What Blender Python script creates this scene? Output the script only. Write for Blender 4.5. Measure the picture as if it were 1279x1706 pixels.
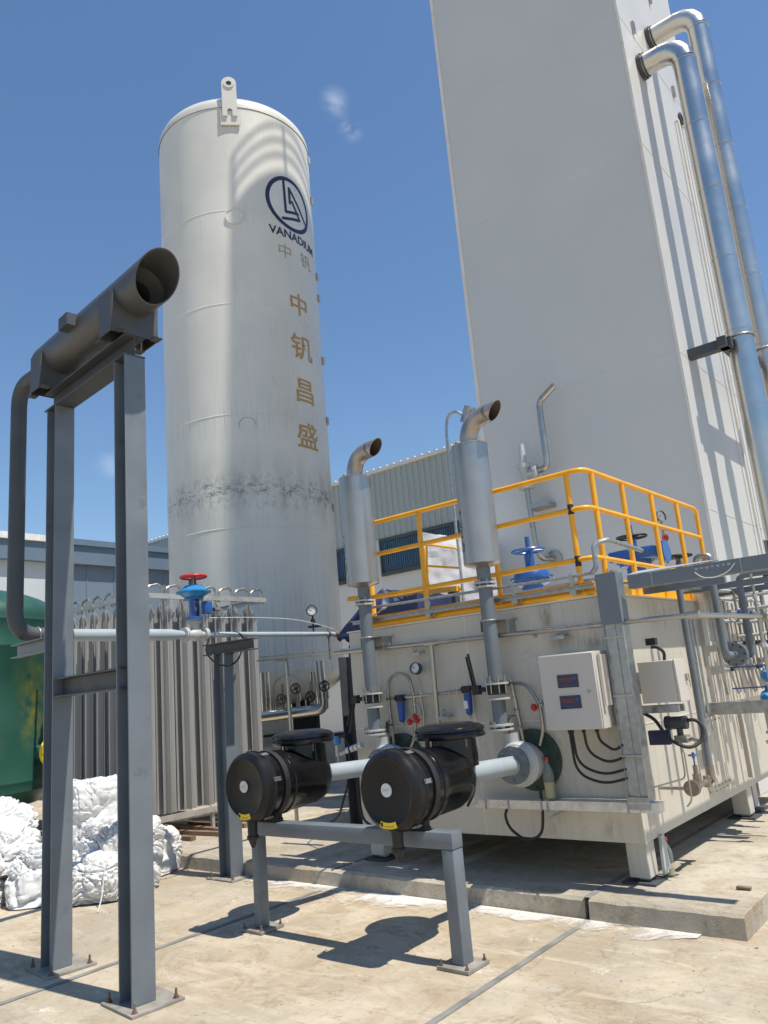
import bpy, bmesh, math, random
from mathutils import Vector, Matrix, noise
C = bpy.context.scene.collection
for o in list(bpy.data.objects): bpy.data.objects.remove(o)
R = math.radians; PI = math.pi

# ---------------------------------------------------------------- camera
cam = bpy.data.cameras.new('camera'); camo = bpy.data.objects.new('camera', cam); C.objects.link(camo)
cam.sensor_fit = 'VERTICAL'; cam.sensor_height = 36.0; cam.lens = 1290/1706*36; cam.clip_start = .05; cam.clip_end = 3000
M3 = Matrix(((0.7635943, 0.2051494, 0.61223971), (0.64015345, -0.11655208, -0.75935444), (-0.0844233, 0.97176609, -0.2203256)))
camo.matrix_world = Matrix.Translation((0, 0, 1.6)) @ M3.to_4x4()
bpy.context.scene.camera = camo

# ---------------------------------------------------------------- sky, sun, exposure
SUN = Vector((.425, .034, 1)).normalized()
SKY_STRENGTH = .115; SUN_STRENGTH = 5.0; EXPOSURE = .2
w = bpy.data.worlds.new('World'); bpy.context.scene.world = w; w.use_nodes = True
nt = w.node_tree; nt.nodes.clear()
sky = nt.nodes.new('ShaderNodeTexSky'); sky.sky_type = 'NISHITA'; sky.sun_disc = False
sky.sun_elevation = math.asin(SUN.z); sky.sun_rotation = math.atan2(SUN.x, SUN.y)
sky.air_density = 1.35; sky.dust_density = .1; sky.ozone_density = 8; sky.altitude = 0
bg = nt.nodes.new('ShaderNodeBackground'); wo = nt.nodes.new('ShaderNodeOutputWorld'); bg.inputs[1].default_value = SKY_STRENGTH
# two faint wisps of cloud in the sky
tc = nt.nodes.new('ShaderNodeTexCoord')
def wisp(direction, size, amount, sc, prev):
    vm = nt.nodes.new('ShaderNodeVectorMath'); vm.operation = 'DISTANCE'; nt.links.new(tc.outputs['Generated'], vm.inputs[0])
    vm.inputs[1].default_value = Vector(direction).normalized()
    mr = nt.nodes.new('ShaderNodeMapRange'); mr.inputs[1].default_value = 0; mr.inputs[2].default_value = size; mr.inputs[3].default_value = 1; mr.inputs[4].default_value = 0
    mr.interpolation_type = 'SMOOTHSTEP'
    nt.links.new(vm.outputs['Value'], mr.inputs[0])
    nz = nt.nodes.new('ShaderNodeTexNoise'); nz.inputs['Scale'].default_value = sc; nz.inputs['Detail'].default_value = 8; nz.inputs['Distortion'].default_value = .6
    nt.links.new(tc.outputs['Generated'], nz.inputs['Vector'])
    m2 = nt.nodes.new('ShaderNodeMapRange'); m2.inputs[1].default_value = .42; m2.inputs[2].default_value = .7; m2.inputs[4].default_value = amount
    nt.links.new(nz.outputs['Fac'], m2.inputs[0])
    mu = nt.nodes.new('ShaderNodeMath'); mu.operation = 'MULTIPLY'; nt.links.new(mr.outputs[0], mu.inputs[0]); nt.links.new(m2.outputs[0], mu.inputs[1])
    mx = nt.nodes.new('ShaderNodeMixRGB'); nt.links.new(mu.outputs[0], mx.inputs[0]); nt.links.new(prev, mx.inputs[1]); mx.inputs[2].default_value = (8.5, 9, 9.6, 1)
    return mx.outputs[0]
def pixdir(px, py):
    return M3 @ Vector((px-639.5, 853-py, -1290)).normalized()
s1 = wisp(pixdir(557, 172), .022, .42, 17, sky.outputs[0])
s1 = wisp(pixdir(180, 775), .022, .2, 26, s1)
s1 = wisp(pixdir(585, 215), .02, .3, 30, s1)
nt.links.new(s1, bg.inputs[0]); nt.links.new(bg.outputs[0], wo.inputs[0])
sl = bpy.data.lights.new('sun', 'SUN'); so = bpy.data.objects.new('sun', sl); C.objects.link(so)
sl.energy = SUN_STRENGTH; sl.angle = R(.53); sl.color = (1, .94, .83)
so.rotation_euler = SUN.to_track_quat('Z', 'Y').to_euler()
vs = bpy.context.scene.view_settings; vs.view_transform = 'Standard'; vs.look = 'None'; vs.exposure = EXPOSURE; vs.gamma = 1; vs.use_curve_mapping = False

# ---------------------------------------------------------------- materials
def mat(name, col, rough=.5, metal=0, var=.12, scale=3, bump=.0, bscale=40, dirt=None, streak=0, streakcol=(.12, .1, .08), spec=.5, coat=0, rust=0, rustcol=(.16, .07, .03), rscale=6, vstretch=1):
    """Painted / bare surface: noise-varied base colour, optional vertical streaks, blotches of wear and bump."""
    m = bpy.data.materials.new(name); m.use_nodes = True; t = m.node_tree; N = t.nodes; Lk = t.links
    b = N['Principled BSDF']; b.inputs['Roughness'].default_value = rough; b.inputs['Metallic'].default_value = metal
    b.inputs['Specular IOR Level'].default_value = spec
    if coat: b.inputs['Coat Weight'].default_value = coat; b.inputs['Coat Roughness'].default_value = .12
    co = N.new('ShaderNodeTexCoord'); mp = N.new('ShaderNodeMapping'); Lk.new(co.outputs['Object'], mp.inputs[0])
    mp.inputs['Scale'].default_value = (1, 1, 1/vstretch)
    n = N.new('ShaderNodeTexNoise'); n.inputs['Scale'].default_value = scale; n.inputs['Detail'].default_value = 7; Lk.new(mp.outputs[0], n.inputs['Vector'])
    mr = N.new('ShaderNodeMapRange'); mr.inputs[1].default_value = .3; mr.inputs[2].default_value = .7; mr.inputs[3].default_value = 1-var; mr.inputs[4].default_value = 1+var
    Lk.new(n.outputs['Fac'], mr.inputs[0])
    v = N.new('ShaderNodeVectorMath'); v.operation = 'SCALE'; v.inputs[0].default_value = col; Lk.new(mr.outputs[0], v.inputs['Scale'])
    cur = v.outputs[0]
    def over(cur, fac, c):
        mx = N.new('ShaderNodeMixRGB'); Lk.new(fac, mx.inputs[0]); Lk.new(cur, mx.inputs[1]); mx.inputs[2].default_value = (*c, 1); return mx.outputs[0]
    if streak:
        mp2 = N.new('ShaderNodeMapping'); Lk.new(co.outputs['Object'], mp2.inputs[0]); mp2.inputs['Scale'].default_value = (38, 38, .8)
        n2 = N.new('ShaderNodeTexNoise'); n2.inputs['Scale'].default_value = 1; n2.inputs['Detail'].default_value = 5; Lk.new(mp2.outputs[0], n2.inputs['Vector'])
        m2 = N.new('ShaderNodeMapRange'); m2.inputs[1].default_value = .52; m2.inputs[2].default_value = .78; m2.inputs[4].default_value = streak; Lk.new(n2.outputs['Fac'], m2.inputs[0])
        n3 = N.new('ShaderNodeTexNoise'); n3.inputs['Scale'].default_value = 1.3; n3.inputs['Detail'].default_value = 3; Lk.new(co.outputs['Object'], n3.inputs['Vector'])
        m3 = N.new('ShaderNodeMapRange'); m3.inputs[1].default_value = .42; m3.inputs[2].default_value = .62; Lk.new(n3.outputs['Fac'], m3.inputs[0])
        mu = N.new('ShaderNodeMath'); mu.operation = 'MULTIPLY'; Lk.new(m2.outputs[0], mu.inputs[0]); Lk.new(m3.outputs[0], mu.inputs[1])
        cur = over(cur, mu.outputs[0], streakcol)
    if rust:
        n4 = N.new('ShaderNodeTexNoise'); n4.inputs['Scale'].default_value = rscale; n4.inputs['Detail'].default_value = 8; n4.inputs['Roughness'].default_value = .7; Lk.new(mp.outputs[0], n4.inputs['Vector'])
        m4 = N.new('ShaderNodeMapRange'); m4.inputs[1].default_value = .6; m4.inputs[2].default_value = .7; m4.inputs[4].default_value = rust; Lk.new(n4.outputs['Fac'], m4.inputs[0])
        cur = over(cur, m4.outputs[0], rustcol)
    Lk.new(cur, b.inputs['Base Color'])
    # roughness variation
    r2 = N.new('ShaderNodeMapRange'); r2.inputs[1].default_value = .3; r2.inputs[2].default_value = .7; r2.inputs[3].default_value = max(.03, rough-.1); r2.inputs[4].default_value = min(1, rough+.12)
    Lk.new(n.outputs['Fac'], r2.inputs[0]); Lk.new(r2.outputs[0], b.inputs['Roughness'])
    if bump:
        nb = N.new('ShaderNodeTexNoise'); nb.inputs['Scale'].default_value = bscale; nb.inputs['Detail'].default_value = 6; Lk.new(co.outputs['Object'], nb.inputs['Vector'])
        bp = N.new('ShaderNodeBump'); bp.inputs['Strength'].default_value = bump; bp.inputs['Distance'].default_value = .01; Lk.new(nb.outputs['Fac'], bp.inputs['Height']); Lk.new(bp.outputs[0], b.inputs['Normal'])
    return m
M = {}
M['grey'] = mat('grey_paint', (.145, .168, .19), .4, var=.14, scale=3, bump=.08, bscale=25, rust=.5, rustcol=(.09, .085, .085), rscale=7, streak=.3, streakcol=(.22, .23, .23))
M['greylight'] = mat('light_grey_paint', (.33, .38, .41), .38, var=.08, scale=4, streak=.15)
M['greydark_shade'] = mat('dark_grey_and_shade', (.055, .062, .07), .5, var=.15, scale=5)  # dark grey parts, plus ordinary grey steel with its shade painted in
M['muffgrey'] = mat('muffler_grey_paint', (.07, .072, .075), .45, var=.14, scale=5, bump=.08, rust=.25, rustcol=(.09, .07, .06))
M['cream'] = mat('cream_paint', (.57, .535, .46), .42, var=.07, scale=1.6, streak=.45, streakcol=(.3, .24, .17), rust=.35, rustcol=(.26, .2, .14), rscale=3.2, bump=.06, bscale=5)
def local_stains(m, spots):
    t = m.node_tree; N = t.nodes; Lk = t.links; b = N['Principled BSDF']; cur = b.inputs['Base Color'].links[0].from_socket
    co = N.new('ShaderNodeTexCoord'); n = N.new('ShaderNodeTexNoise'); n.inputs['Scale'].default_value = 7; n.inputs['Detail'].default_value = 9; n.inputs['Roughness'].default_value = .7
    mpn = N.new('ShaderNodeMapping'); mpn.inputs['Scale'].default_value = (2.2, 2.2, .7); Lk.new(co.outputs['Object'], mpn.inputs[0]); Lk.new(mpn.outputs[0], n.inputs['Vector'])
    for (p, sc, rad, c, amt, lo, hi) in spots:
        mp = N.new('ShaderNodeMapping'); mp.inputs['Scale'].default_value = sc; Lk.new(co.outputs['Object'], mp.inputs[0]); d = N.new('ShaderNodeVectorMath'); d.operation = 'DISTANCE'; Lk.new(mp.outputs[0], d.inputs[0]); d.inputs[1].default_value = tuple(p[i]*sc[i] for i in range(3))
        r = N.new('ShaderNodeMapRange'); r.interpolation_type = 'SMOOTHSTEP'; r.inputs[2].default_value = rad; r.inputs[3].default_value = amt; r.inputs[4].default_value = 0; Lk.new(d.outputs['Value'], r.inputs[0])
        q = N.new('ShaderNodeMapRange'); q.inputs[1].default_value = lo; q.inputs[2].default_value = hi; Lk.new(n.outputs['Fac'], q.inputs[0])
        u = N.new('ShaderNodeMath'); u.operation = 'MULTIPLY'; Lk.new(r.outputs[0], u.inputs[0]); Lk.new(q.outputs[0], u.inputs[1])
        mx = N.new('ShaderNodeMixRGB'); Lk.new(u.outputs[0], mx.inputs[0]); Lk.new(cur, mx.inputs[1]); mx.inputs[2].default_value = (*c, 1); cur = mx.outputs[0]
    Lk.new(cur, b.inputs['Base Color'])
sx_, sy_ = -3.63, 6.785
def lp(x, y, z): return (x-sx_, y-sy_, z)
local_stains(M['cream'], [
    (lp(-2.87, 5.42, 2.06), (1, 1, .35), .09, (.13, .07, .03), .85, .35, .6), (lp(-2.76, 5.42, 1.84), (.8, 1, 1.4), .16, (.12, .1, .08), .85, .35, .6),
    (lp(-2.52, 5.42, 1.8), (.6, 1, 1.6), .14, (.16, .13, .1), .7, .4, .62), (lp(-2.98, 5.42, 1.9), (1, 1, 1), .04, (.06, .05, .05), .9, .3, .5),
    (lp(-3.0, 5.42, .62), (1, 1, .5), .2, (.3, .24, .17), .55, .4, .65), (lp(-2.55, 5.42, .5), (1, 1, 1), .12, (.2, .14, .09), .6, .42, .62),
    (lp(-3.6, 5.42, 1.2), (.35, 1, .6), .5, (.38, .33, .26), .5, .42, .62), (lp(-4.2, 5.42, .95), (.8, 1, .5), .35, (.3, .25, .19), .5, .42, .64),
    (lp(-2.34, 6.4, 2.0), (1, .3, 1), .2, (.3, .24, .17), .6, .42, .62), (lp(-2.34, 7.4, .9), (1, .5, .5), .5, (.42, .36, .29), .5, .42, .6), (lp(-2.34, 5.6, .6), (1, 1, .5), .25, (.35, .28, .2), .5, .4, .6)])
M['creamtrim'] = mat('cream_trim_paint', (.72, .69, .62), .4, var=.06, scale=3, rust=.3, rustcol=(.3, .2, .1), rscale=5)
M['cabinet'] = mat('cabinet_paint', (.56, .52, .47), .4, var=.04, scale=3, streak=.12, streakcol=(.35, .3, .25))
M['whitetower'] = mat('tower_paint', (.57, .57, .55), .42, var=.035, scale=.6, streak=.12, streakcol=(.45, .44, .4), bump=.05, bscale=1.2, rust=.12, rustcol=(.4, .38, .34), rscale=2)
M['seam'] = mat('tower_seam', (.42, .42, .42), .5)
M['faintseam'] = mat('faint_seam', (.66, .66, .64), .4)
M['yellow'] = mat('yellow_paint', (.86, .4, .012), .35, var=.1, scale=6, rust=.25, rustcol=(.5, .2, .02), rscale=12)
M['soot'] = mat('burnt_paint', (.03, .025, .02), .7, var=.3, scale=30)
M['blue'] = mat('blue_paint', (.02, .1, .34), .33, var=.2, scale=10, coat=.3)
M['lightblue'] = mat('light_blue_paint', (.02, .22, .5), .33, var=.15, scale=10, coat=.3)
M['filterblue'] = mat('filter_blue', (.015, .08, .32), .35, var=.1, scale=12)
M['red'] = mat('red_paint', (.5, .03, .025), .4, var=.15, scale=20)
M['black'] = mat('black_plastic', (.006, .006, .007), .2, var=.3, scale=6, spec=.4, bump=.05, bscale=18, rust=.25, rustcol=(.06, .055, .05), rscale=5)
M['blackmatte'] = mat('black_rubber', (.015, .015, .016), .55, var=.2, scale=9)
M['lid'] = mat('black_lid_plastic', (.009, .009, .01), .36, var=.25, scale=7, spec=.35)
M['galvlight'] = mat('bright_galvanised', (.62, .62, .6), .35, metal=.6, var=.2, scale=16, rust=.4, rustcol=(.3, .27, .22), rscale=14)
M['brownsteel'] = mat('weathered_steel', (.3, .26, .21), .4, metal=.7, var=.2, scale=14, rust=.5, rustcol=(.16, .09, .05), rscale=20)
M['steel'] = mat('stainless_steel', (.42, .4, .36), .32, metal=.9, var=.1, scale=9, rust=.25, rustcol=(.25, .17, .1), rscale=18)
M['galv'] = mat('galvanised_steel', (.36, .375, .38), .38, metal=.7, var=.22, scale=22, rust=.2, rustcol=(.3, .3, .3), rscale=10)
M['alclad'] = mat('bright_cladding', (.62, .59, .54), .27, metal=1, var=.05, scale=1.5, bump=.06, bscale=1.6)
M['silencer'] = mat('silver_heat_paint', (.42, .4, .375), .34, metal=.8, var=.07, scale=3, bump=.05, bscale=60, streak=.2, streakcol=(.3, .27, .24))
M['elbow'] = mat('scorched_steel', (.42, .37, .33), .38, metal=.75, var=.25, scale=8)
M['scorch'] = mat('scorched_inside', (.085, .07, .062), .6, var=.3, scale=9)
M['alu'] = mat('aluminium_fins', (.5, .49, .47), .42, metal=.45, var=.12, scale=3, streak=.35, streakcol=(.22, .19, .17), vstretch=6)
M['alurail'] = mat('aluminium_rail', (.52, .51, .48), .4, metal=.5, var=.1, scale=5, rust=.2, rustcol=(.25, .2, .17))
M['green'] = mat('green_paint', (.02, .085, .062), .42, var=.15, scale=1.5, rust=.0, bump=.05, bscale=3)
M['navy'] = mat('logo_navy', (.018, .024, .075), .5)
M['gold'] = mat('gold_lettering', (.46, .26, .075), .5, var=.15, scale=10)
M['goldthin'] = mat('faded_gold_lettering', (.4, .33, .22), .55, var=.2, scale=10)
M['bluepen'] = mat('blue_marker', (.02, .07, .22), .6, var=.3, scale=20)
M['label'] = mat('white_label', (.68, .68, .64), .5, var=.04)
M['yellowlabel'] = mat('yellow_label', (.85, .6, .02), .45, var=.03)
M['screen'] = mat('dark_display', (.02, .025, .07), .12, var=.1)
M['screentext'] = mat('display_markings', (.25, .05, .06), .4)
M['tarpblue'] = mat('blue_tarpaulin', (.014, .026, .085), .5, var=.15, scale=3, bump=.5, bscale=9)
M['glass'] = mat('window_glass', (.03, .05, .07), .08, var=.2, scale=1)
M['winframe'] = mat('window_frame', (.06, .065, .07), .4)
M['bluecurtain'] = mat('blue_curtain', (.04, .1, .17), .6, var=.4, scale=4, vstretch=12)
M['cablewhite'] = mat('pale_cable', (.6, .6, .55), .5)
M['wood'] = mat('dirty_timber', (.2, .13, .085), .75, var=.3, scale=8, bump=.3)
M['concblock'] = mat('concrete_pedestal', (.4, .36, .3), .85, var=.15, scale=5, bump=.3)
M['rustysteel'] = mat('rusty_steel', (.16, .1, .075), .7, var=.35, scale=9, bump=.3)
M['greencast'] = mat('dark_green_flange', (.03, .06, .045), .45, var=.25, scale=8)
M['casting'] = mat('grey_casting', (.45, .46, .45), .45, var=.1, scale=7, bump=.1, bscale=50)
M['plate'] = mat('base_plate_steel', (.27, .25, .22), .55, var=.25, scale=9, rust=.5, rustcol=(.2, .13, .08), rscale=8, bump=.15)
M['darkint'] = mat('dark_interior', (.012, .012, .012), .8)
M['whitesheet'] = mat('white_sheeting', (.72, .72, .71), .4, var=.1, scale=3, bump=.6, bscale=5)

def clear_plastic(name, col, alpha=.4):
    m = mat(name, col, .15); b = m.node_tree.nodes['Principled BSDF']; b.inputs['Alpha'].default_value = alpha; return m
M['petclear'] = clear_plastic('clear_bottle', (.55, .6, .55), .22)
M['liquid'] = clear_plastic('yellowish_liquid', (.42, .4, .16), .85)

def sack_mat():
    m = mat('woven_sack', (.62, .62, .61), .5, var=.08, scale=4, bump=.5, bscale=11, rust=.35, rustcol=(.46, .41, .34), rscale=3)
    return m
M['sack'] = sack_mat()

def tank_mat():
    m = mat('tank_paint', (.66, .645, .585), .36, var=.05, scale=1.1, streak=.28, streakcol=(.33, .3, .25), bump=.05, bscale=1.4)
    t = m.node_tree; N = t.nodes; Lk = t.links; b = N['Principled BSDF']; cur = b.inputs['Base Color'].links[0].from_socket
    co = N.new('ShaderNodeTexCoord'); sp = N.new('ShaderNodeSeparateXYZ'); Lk.new(co.outputs['Object'], sp.inputs[0])
    def band(z0, z1, soft):
        a = N.new('ShaderNodeMapRange'); a.interpolation_type = 'SMOOTHSTEP'; a.inputs[1].default_value = z0-soft; a.inputs[2].default_value = z0+soft; Lk.new(sp.outputs['Z'], a.inputs[0])
        c = N.new('ShaderNodeMapRange'); c.interpolation_type = 'SMOOTHSTEP'; c.inputs[1].default_value = z1-soft; c.inputs[2].default_value = z1+soft; c.inputs[3].default_value = 1; c.inputs[4].default_value = 0; Lk.new(sp.outputs['Z'], c.inputs[0])
        u = N.new('ShaderNodeMath'); u.operation = 'MULTIPLY'; Lk.new(a.outputs[0], u.inputs[0]); Lk.new(c.outputs[0], u.inputs[1]); return u.outputs[0]
    def layer(cur, z0, z1, soft, sc, lo, hi, amt, col, rough=.8):
        mp = N.new('ShaderNodeMapping'); mp.inputs['Scale'].default_value = sc; Lk.new(co.outputs['Object'], mp.inputs[0])
        n = N.new('ShaderNodeTexNoise'); n.inputs['Scale'].default_value = 1; n.inputs['Detail'].default_value = 9; n.inputs['Roughness'].default_value = rough; Lk.new(mp.outputs[0], n.inputs['Vector'])
        r = N.new('ShaderNodeMapRange'); r.inputs[1].default_value = lo; r.inputs[2].default_value = hi; r.inputs[4].default_value = amt; Lk.new(n.outputs['Fac'], r.inputs[0])
        u = N.new('ShaderNodeMath'); u.operation = 'MULTIPLY'; Lk.new(r.outputs[0], u.inputs[0]); Lk.new(band(z0, z1, soft), u.inputs[1])
        mx = N.new('ShaderNodeMixRGB'); Lk.new(u.outputs[0], mx.inputs[0]); Lk.new(cur, mx.inputs[1]); mx.inputs[2].default_value = (*col, 1); return mx.outputs[0]
    cur = layer(cur, 4.6, 5.8, .35, (3, 3, .9), .42, .66, .35, (.3, .28, .25), .6)
    cur = layer(cur, 4.9, 5.5, .16, (9, 9, 5), .5, .66, .7, (.07, .065, .06), .85)
    cur = layer(cur, 5.1, 5.38, .1, (5, 5, 12), .5, .6, .9, (.05, .05, .05), .9)
    cur = layer(cur, 6.35, 6.95, .3, (30, 30, .9), .5, .68, .28, (.2, .19, .17), .6)
    cur = layer(cur, 1.0, 3.6, .9, (22, 22, .7), .48, .75, .4, (.22, .2, .17), .6)
    cur = layer(cur, 1.0, 14, .1, (5, 5, 5), .7, .74, .7, (.2, .15, .1), .7)
    Lk.new(cur, b.inputs['Base Color']); return m
M['tank'] = tank_mat()

def green_mat():
    m = M['green']; t = m.node_tree; N = t.nodes; Lk = t.links; b = N['Principled BSDF']; cur = b.inputs['Base Color'].links[0].from_socket
    co = N.new('ShaderNodeTexCoord')
    for (p, rad, c, a) in (((1.25, .5, 2.1), .8, (.2, .2, .02), .6), ((1.3, .45, 1.6), .5, (.26, .22, .02), .6), ((1.38, -.05, 1.35), .3, (.12, .06, .045), .6)):
        d = N.new('ShaderNodeVectorMath'); d.operation = 'DISTANCE'; mp = N.new('ShaderNodeMapping'); mp.inputs['Scale'].default_value = (1.8, 1.8, .9); Lk.new(co.outputs['Object'], mp.inputs[0]); Lk.new(mp.outputs[0], d.inputs[0]); d.inputs[1].default_value = (p[0]*1.8, p[1]*1.8, p[2]*.9)
        r = N.new('ShaderNodeMapRange'); r.inputs[2].default_value = rad; r.inputs[3].default_value = a; r.inputs[4].default_value = 0; r.interpolation_type = 'SMOOTHSTEP'; Lk.new(d.outputs['Value'], r.inputs[0])
        n = N.new('ShaderNodeTexNoise'); n.inputs['Scale'].default_value = 7; n.inputs['Detail'].default_value = 8; Lk.new(co.outputs['Object'], n.inputs['Vector'])
        q = N.new('ShaderNodeMapRange'); q.inputs[1].default_value = .38; q.inputs[2].default_value = .72; Lk.new(n.outputs['Fac'], q.inputs[0])
        u = N.new('ShaderNodeMath'); u.operation = 'MULTIPLY'; Lk.new(r.outputs[0], u.inputs[0]); Lk.new(q.outputs[0], u.inputs[1])
        mx = N.new('ShaderNodeMixRGB'); Lk.new(u.outputs[0], mx.inputs[0]); Lk.new(cur, mx.inputs[1]); mx.inputs[2].default_value = (*c, 1); cur = mx.outputs[0]
    Lk.new(cur, b.inputs['Base Color'])
green_mat()

def concrete_mat(name, base, stain=True):
    m = bpy.data.materials.new(name); m.use_nodes = True; t = m.node_tree; N = t.nodes; Lk = t.links; b = N['Principled BSDF']; b.inputs['Roughness'].default_value = .85; b.inputs['Specular IOR Level'].default_value = .25
    co = N.new('ShaderNodeTexCoord'); P = co.outputs['Object']
    def nz(sc, det=8, ro=.6, dist=0, vec=None):
        n = N.new('ShaderNodeTexNoise'); n.inputs['Scale'].default_value = sc; n.inputs['Detail'].default_value = det; n.inputs['Roughness'].default_value = ro; n.inputs['Distortion'].default_value = dist
        Lk.new(vec or P, n.inputs['Vector']); return n.outputs['Fac']
    def rng(s, a, c, lo=0, hi=1):
        r = N.new('ShaderNodeMapRange'); r.inputs[1].default_value = a; r.inputs[2].default_value = c; r.inputs[3].default_value = lo; r.inputs[4].default_value = hi; Lk.new(s, r.inputs[0]); return r.outputs[0]
    def mul(a, c):
        u = N.new('ShaderNodeMath'); u.operation = 'MULTIPLY'; Lk.new(a, u.inputs[0]); Lk.new(c, u.inputs[1]); return u.outputs[0]
    cur = None
    def over(cur, fac, c):
        mx = N.new('ShaderNodeMixRGB'); Lk.new(fac, mx.inputs[0])
        if isinstance(cur, tuple): mx.inputs[1].default_value = (*cur, 1)
        else: Lk.new(cur, mx.inputs[1])
        mx.inputs[2].default_value = (*c, 1); return mx.outputs[0]
    k = lambda f: tuple(x*f for x in base)
    cur = over(k(1.12), rng(nz(.7, 7, .65, .7), .4, .6), k(.8))
    cur = over(cur, rng(nz(2.2, 9, .65, .8), .46, .66, 0, .7), (base[0]*.8, base[1]*.7, base[2]*.58))
    mp = N.new('ShaderNodeMapping'); mp.inputs['Scale'].default_value = (.8, 3.4, 1); mp.inputs['Rotation'].default_value = (0, 0, .5); Lk.new(P, mp.inputs[0])
    cur = over(cur, rng(nz(1.4, 9, .7, 1.2, mp.outputs[0]), .5, .64, 0, .75), (base[0]*1.22, base[1]*1.22, base[2]*1.24))
    cur = over(cur, rng(nz(1.1, 10, .75, 1.6), .55, .63, 0, .6), (base[0]*.64, base[1]*.56, base[2]*.46))
    cur = over(cur, rng(nz(4.5, 10, .8, .6), .54, .62, 0, .6), (base[0]*.58, base[1]*.52, base[2]*.45))
    cur = over(cur, rng(nz(13, 8, .8), .56, .66, 0, .5), (base[0]*.6, base[1]*.56, base[2]*.5))
    cur = over(cur, rng(nz(.35, 4, .5, .3), .52, .6, 0, .35), (base[0]*.8, base[1]*.85, base[2]*.92))
    cur = over(cur, rng(nz(26, 6, .7), .57, .68, 0, .6), k(.55))
    if stain:
        mp3 = N.new('ShaderNodeMapping'); mp3.inputs['Location'].default_value = (-13, 7, 0); Lk.new(P, mp3.inputs[0])
        cur = over(cur, rng(nz(1.7, 10, .72, 2.2, mp3.outputs[0]), .64, .7, 0, .75), (min(.8, base[0]*1.6), min(.8, base[1]*1.65), min(.8, base[2]*1.75)))
        # grey cement slurry smear + fine cracks
        v = N.new('ShaderNodeTexVoronoi'); v.feature = 'DISTANCE_TO_EDGE'; v.inputs['Scale'].default_value = .55
        d = N.new('ShaderNodeVectorMath'); d.operation = 'ADD'; nn = N.new('ShaderNodeTexNoise'); nn.inputs['Scale'].default_value = 2.5; nn.inputs['Detail'].default_value = 6; Lk.new(P, nn.inputs['Vector']); Lk.new(P, d.inputs[0]); Lk.new(nn.outputs['Color'], d.inputs[1]); Lk.new(d.outputs[0], v.inputs['Vector'])
        cur = over(cur, mul(rng(v.outputs['Distance'], .0, .006, .55, 0), rng(nz(.9, 3), .5, .6)), k(.4))
    Lk.new(cur, b.inputs['Base Color'])
    bp = N.new('ShaderNodeBump'); bp.inputs['Strength'].default_value = .7; bp.inputs['Distance'].default_value = .015
    ad = N.new('ShaderNodeMath'); ad.operation = 'ADD'; Lk.new(nz(9, 10, .7), ad.inputs[0]); Lk.new(rng(nz(70, 4, .7), 0, 1, 0, .35), ad.inputs[1]); Lk.new(ad.outputs[0], bp.inputs['Height']); Lk.new(bp.outputs[0], b.inputs['Normal'])
    return m
M['ground'] = concrete_mat('yard_concrete', (.46, .395, .3))
M['pad'] = concrete_mat('pad_concrete', (.43, .385, .31))
M['joint'] = mat('joint_filler', (.2, .2, .185), .8, var=.3, scale=6, bump=.2)
M['residue'] = None
def residue_mat():
    m = mat('white_residue', (.74, .7, .65), .85, var=.12, scale=9, bump=.3)
    b = m.node_tree.nodes['Principled BSDF']; N = m.node_tree.nodes; Lk = m.node_tree.links
    co = N.new('ShaderNodeTexCoord'); sp = N.new('ShaderNodeSeparateXYZ'); Lk.new(co.outputs['Object'], sp.inputs[0])
    d = N.new('ShaderNodeMapRange'); d.inputs[1].default_value = 5.04; d.inputs[2].default_value = 4.55; d.inputs[3].default_value = .36; d.inputs[4].default_value = -.12; Lk.new(sp.outputs['Y'], d.inputs[0])
    big = N.new('ShaderNodeTexNoise'); big.inputs['Scale'].default_value = 1.3; big.inputs['Detail'].default_value = 3; Lk.new(co.outputs['Object'], big.inputs['Vector'])
    n = N.new('ShaderNodeTexNoise'); n.inputs['Scale'].default_value = 4; n.inputs['Detail'].default_value = 10; n.inputs['Roughness'].default_value = .75; n.inputs['Distortion'].default_value = .8; Lk.new(co.outputs['Object'], n.inputs['Vector'])
    s1 = N.new('ShaderNodeMath'); Lk.new(n.outputs['Fac'], s1.inputs[0]); Lk.new(d.outputs[0], s1.inputs[1])
    s2 = N.new('ShaderNodeMath'); Lk.new(s1.outputs[0], s2.inputs[0]); Lk.new(big.outputs['Fac'], s2.inputs[1])
    r = N.new('ShaderNodeMapRange'); r.inputs[1].default_value = 1.2; r.inputs[2].default_value = 1.42; r.inputs[4].default_value = .85; Lk.new(s2.outputs[0], r.inputs[0]); Lk.new(r.outputs[0], b.inputs['Alpha']); return m
M['residue'] = residue_mat()
def ribbed(name, col, axis=0, period=.2, **k):
    m = mat(name, col, .5, var=.05, scale=.7, streak=.1, **k); t = m.node_tree; N = t.nodes; Lk = t.links; b = N['Principled BSDF']
    co = N.new('ShaderNodeTexCoord'); wv = N.new('ShaderNodeTexWave'); wv.bands_direction = 'XY'[axis]; wv.inputs['Scale'].default_value = 1/period*.314; Lk.new(co.outputs['Object'], wv.inputs['Vector'])
    bp = N.new('ShaderNodeBump'); bp.inputs['Strength'].default_value = .5; bp.inputs['Distance'].default_value = .03; Lk.new(wv.outputs['Fac'], bp.inputs['Height']); Lk.new(bp.outputs[0], b.inputs['Normal']); return m
M['wallcorr'] = mat('corrugated_wall', (.38, .43, .41), .5, var=.05, scale=.5)
M['wallwhite'] = mat('plain_wall', (.62, .63, .6), .6, var=.05, scale=.5, streak=.2)
M['wallpale'] = mat('pale_blue_wall', (.5, .54, .56), .55, var=.04, scale=.6)
M['fascia'] = mat('blue_grey_fascia', (.12, .17, .23), .5, var=.05, scale=1)
M['bluewall'] = mat('blue_grey_wall', (.15, .2, .26), .5, var=.05, scale=1)
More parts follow.
